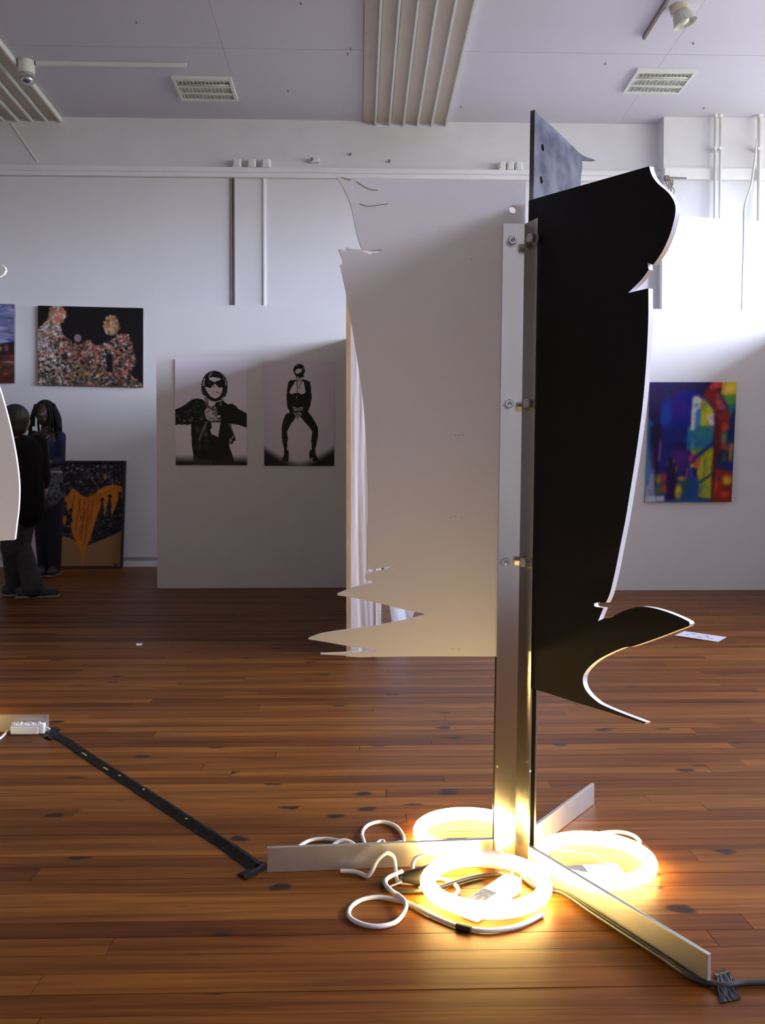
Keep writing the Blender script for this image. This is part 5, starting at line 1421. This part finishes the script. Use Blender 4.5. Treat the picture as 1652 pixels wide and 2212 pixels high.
obj('dreadlocks', merge(*hg), 'hair_black', wom, smooth=True)
# blue top with sleeves, shell over the torso
tg = [capsule(chest+Vector((0, 0, 0.005)), 0.128, waist, 0.112), capsule(waist, 0.112, waist-Vector((0, 0, 0.05)), 0.128),
      capsule(shL, 0.060, elL, 0.050), capsule(shR, 0.060, elR, 0.050), capsule(elL, 0.048, elL.lerp(wrL, 0.6), 0.040), capsule(elR, 0.048, elR.lerp(wrR, 0.6), 0.040),
      capsule(shL, 0.060, chest+Vector((0, 0.02, 0.05)), 0.09), capsule(shR, 0.060, chest+Vector((0, 0.02, 0.05)), 0.09)]
remeshed('blue_top', tg, 'shirt_blue', wom, 0.009, 3)
remeshed('neckline', [sphere(neck+Vector((-0.015, -0.065, -0.095)), (0.075, 0.035, 0.055), 14, 10)], 'skin_brown', wom, 0.008, 2)
obj('necklace', merge(tube(crom([neck+Vector((-0.055, -0.03, -0.02)), neck+Vector((-0.03, -0.085, -0.07)), neck+Vector((0.02, -0.10, -0.12)), neck+Vector((0.035, -0.085, -0.07)), neck+Vector((0.055, -0.03, -0.02))], 6), 0.006, 6), sphere(neck+Vector((0.02, -0.11, -0.135)), 0.018, 8, 6)), 'lace_pale', wom, smooth=True)
obj('scarf_tail', tube(crom([neck+Vector((0.05, -0.06, -0.06)), chest+Vector((0.06, -0.125, 0.0)), waist+Vector((0.06, -0.12, 0.03))], 6), [0.014+0.004*math.sin(j) for j in range(13)], 8), 'trouser_grey', wom, smooth=True)
# printed short apron over the hips, belt
ag = [capsule(waist-Vector((0, 0, 0.02)), 0.128, pel-Vector((0, 0, 0.11)), 0.165)]
remeshed('printed_skirt', ag, 'apron_print', wom, 0.010, 3)
obj('belt', tube([waist+Vector((0.13*math.cos(2*math.pi*j/24), 0.13*math.sin(2*math.pi*j/24), -0.045)) for j in range(24)], 0.012, 8, closed=True), 'lace_pale', wom, smooth=True)
jg = [capsule(pel, 0.135, pel-Vector((0, 0, 0.06)), 0.14), capsule(hpL, 0.096, knL, 0.070), capsule(hpR, 0.096, knR, 0.070), capsule(knL, 0.070, anL+Vector((0, 0, -0.01)), 0.062), capsule(knR, 0.070, anR+Vector((0, 0, -0.01)), 0.062)]
remeshed('jeans', jg, 'jeans_dark', wom, 0.010, 3)
for (an, nm) in ((anL, 'shoe'), (anR, 'shoe')):
    sh = remeshed(nm, [capsule(Vector((an.x, an.y+0.03, 0.047)), 0.042, Vector((an.x+0.02, an.y-0.15, 0.040)), 0.036), capsule(Vector((an.x, an.y+0.02, 0.08)), 0.042, Vector((an.x, an.y-0.04, 0.05)), 0.042)], 'shoe_purple', wom, 0.008, 2)
    obj('sole', bevel_box((an.x+0.008, an.y-0.055, 0.008), (0.075, 0.25, 0.014), 0.005), 'shoe_sole', sh)

# man seen from behind, walking, half hidden by the left blade
MY = G(60, 1292).y
def mz(py): return PY(50, py, MY).z
def mxp(px): return PY(px, 1000, MY).x
man = thing('person', (mxp(48), MY, 0), 'person in a black jacket and grey trousers walking, half hidden by the left blade', 'person')
hc_ = Vector((mxp(38), MY, (mz(880)+mz(938))/2))
nk = Vector((mxp(36), MY, mz(942)))
ch = Vector((mxp(52), MY, mz(980))); ws = Vector((mxp(55), MY, mz(1050))); pv = Vector((mxp(52), MY, mz(1092)))
sL = Vector((mxp(20), MY-0.05, mz(955))); sR = Vector((mxp(76), MY+0.06, mz(956)))
eL = Vector((mxp(12), MY-0.10, mz(1030))); eR = Vector((mxp(88), MY+0.05, mz(1030)))
wL = Vector((mxp(20), MY-0.02, mz(1085))); wR = Vector((mxp(62), MY+0.28, mz(1045)))
hL = Vector((mxp(36), MY-0.04, mz(1095))); hR = Vector((mxp(50), MY+0.04, mz(1095)))
kL = Vector((mxp(24), MY-0.04, mz(1185))); kR = Vector((mxp(41), MY+0.05, mz(1178)))
aL = Vector((mxp(16), MY+0.10, 0.08)); aR = Vector((mxp(62), MY-0.02, 0.08))
toe = Vector((1.0, 0.25, 0)).normalized(); look = Vector((0.25, 1.0, 0)).normalized()
g = [sphere(hc_, (0.085, 0.078, 0.105), 16, 12), sphere(hc_+look*0.045+Vector((0, 0, -0.05)), (0.045, 0.05, 0.05), 12, 8), capsule(hc_+look*0.085+Vector((0, 0, 0.01)), 0.011, hc_+look*0.098+Vector((0, 0, -0.02)), 0.015, 8),
     sphere(hc_+Vector((-0.082, 0.0, -0.01)), (0.012, 0.022, 0.032), 8, 6), sphere(hc_+Vector((0.082, 0.0, -0.01)), (0.012, 0.022, 0.032), 8, 6),
     capsule(hc_-Vector((0, 0, 0.07)), 0.048, nk-Vector((0, 0, 0.06)), 0.056), capsule(nk-Vector((0, 0, 0.05)), 0.06, ch, 0.10),
     capsule(ch, 0.11, ws, 0.10), capsule(ws, 0.10, pv, 0.11), capsule(sL, 0.05, eL, 0.04), capsule(sR, 0.05, eR, 0.04), capsule(eL, 0.038, wL, 0.026), capsule(eR, 0.038, wR, 0.026), capsule(sL, 0.055, ch, 0.08), capsule(sR, 0.055, ch, 0.08),
     capsule(hL, 0.075, kL, 0.05), capsule(hR, 0.075, kR, 0.05), capsule(kL, 0.047, aL, 0.034), capsule(kR, 0.047, aR, 0.034), capsule(aL, 0.034, aL+toe*0.12-Vector((0, 0, 0.045)), 0.026), capsule(aR, 0.034, aR+toe*0.12-Vector((0, 0, 0.045)), 0.026)]
g += hand(wL, (0.3, 0.1, -0.9), (1, 0, 0), 1, 0.9)+hand(wR, (0.2, 0.1, -0.95), (1, 0, 0), -1, 0.9)
remeshed('body', g, 'skin_light', man, 0.008, 2)
for sg in (-1, 1): obj('eye', sphere(hc_+look*0.074+Vector((-look.y, look.x, 0))*0.028*sg+Vector((0, 0, 0.008)), (0.010, 0.010, 0.008), 8, 5), 'hair_black', man, smooth=True)
remeshed('hair', [sphere(hc_+Vector((-0.004, -0.022, 0.020)), (0.100, 0.092, 0.102), 16, 12), sphere(hc_+Vector((-0.005, -0.03, -0.035)), (0.084, 0.070, 0.085), 14, 10)], 'hair_brown', man, 0.008, 2)
obj('collar', tube([nk+Vector((0.070*math.cos(2*math.pi*j/20), 0.066*math.sin(2*math.pi*j/20), -0.025)) for j in range(20)], 0.018, 8, closed=True), 'collar_orange', man, smooth=True)
jk = [capsule(nk-Vector((-0.01, 0, 0.085)), 0.075, ch, 0.135), capsule(ch, 0.138, ws, 0.130), capsule(ws, 0.132, pv-Vector((-0.01, 0, 0.03)), 0.135), capsule(sL, 0.066, eL, 0.055), capsule(sR, 0.066, eR, 0.055), capsule(eL, 0.054, wL, 0.045), capsule(eR, 0.054, wR, 0.045), capsule(sL, 0.068, ch, 0.10), capsule(sR, 0.068, ch, 0.10)]
remeshed('jacket', jk, 'jacket_black', man, 0.010, 3)
tg = [capsule(pv, 0.122, pv-Vector((0, 0, 0.04)), 0.118), capsule(hL, 0.092, kL, 0.066), capsule(hR, 0.088, kR, 0.060), capsule(kL, 0.058, aL+Vector((0, 0, 0.0)), 0.056), capsule(kR, 0.060, aR+Vector((0.03, 0, 0.0)), 0.078), capsule(aL, 0.05, aL+toe*0.05+Vector((0, 0, -0.02)), 0.045)]
remeshed('trousers', tg, 'trouser_grey', man, 0.010, 3)
for an in (aL, aR):
    c0 = Vector((an.x-0.05, an.y, 0.046)); c1 = c0+toe*0.22
    sh = remeshed('shoe', [capsule(c0+Vector((0, 0, 0.006)), 0.042, c1-Vector((0, 0, 0.006)), 0.034), capsule(Vector((an.x, an.y, 0.08)), 0.050, an+toe*0.11-Vector((0, 0, 0.032)), 0.044)], 'shoe_grey', man, 0.008, 2)
    obj('sole', bevel_box(c0.lerp(c1, 0.5)*1.0+Vector((0, 0, -0.035)), (0.30, 0.082, 0.020), 0.007, Matrix.Rotation(math.atan2(toe.y, toe.x), 3, 'Z')), 'shoe_sole', sh)
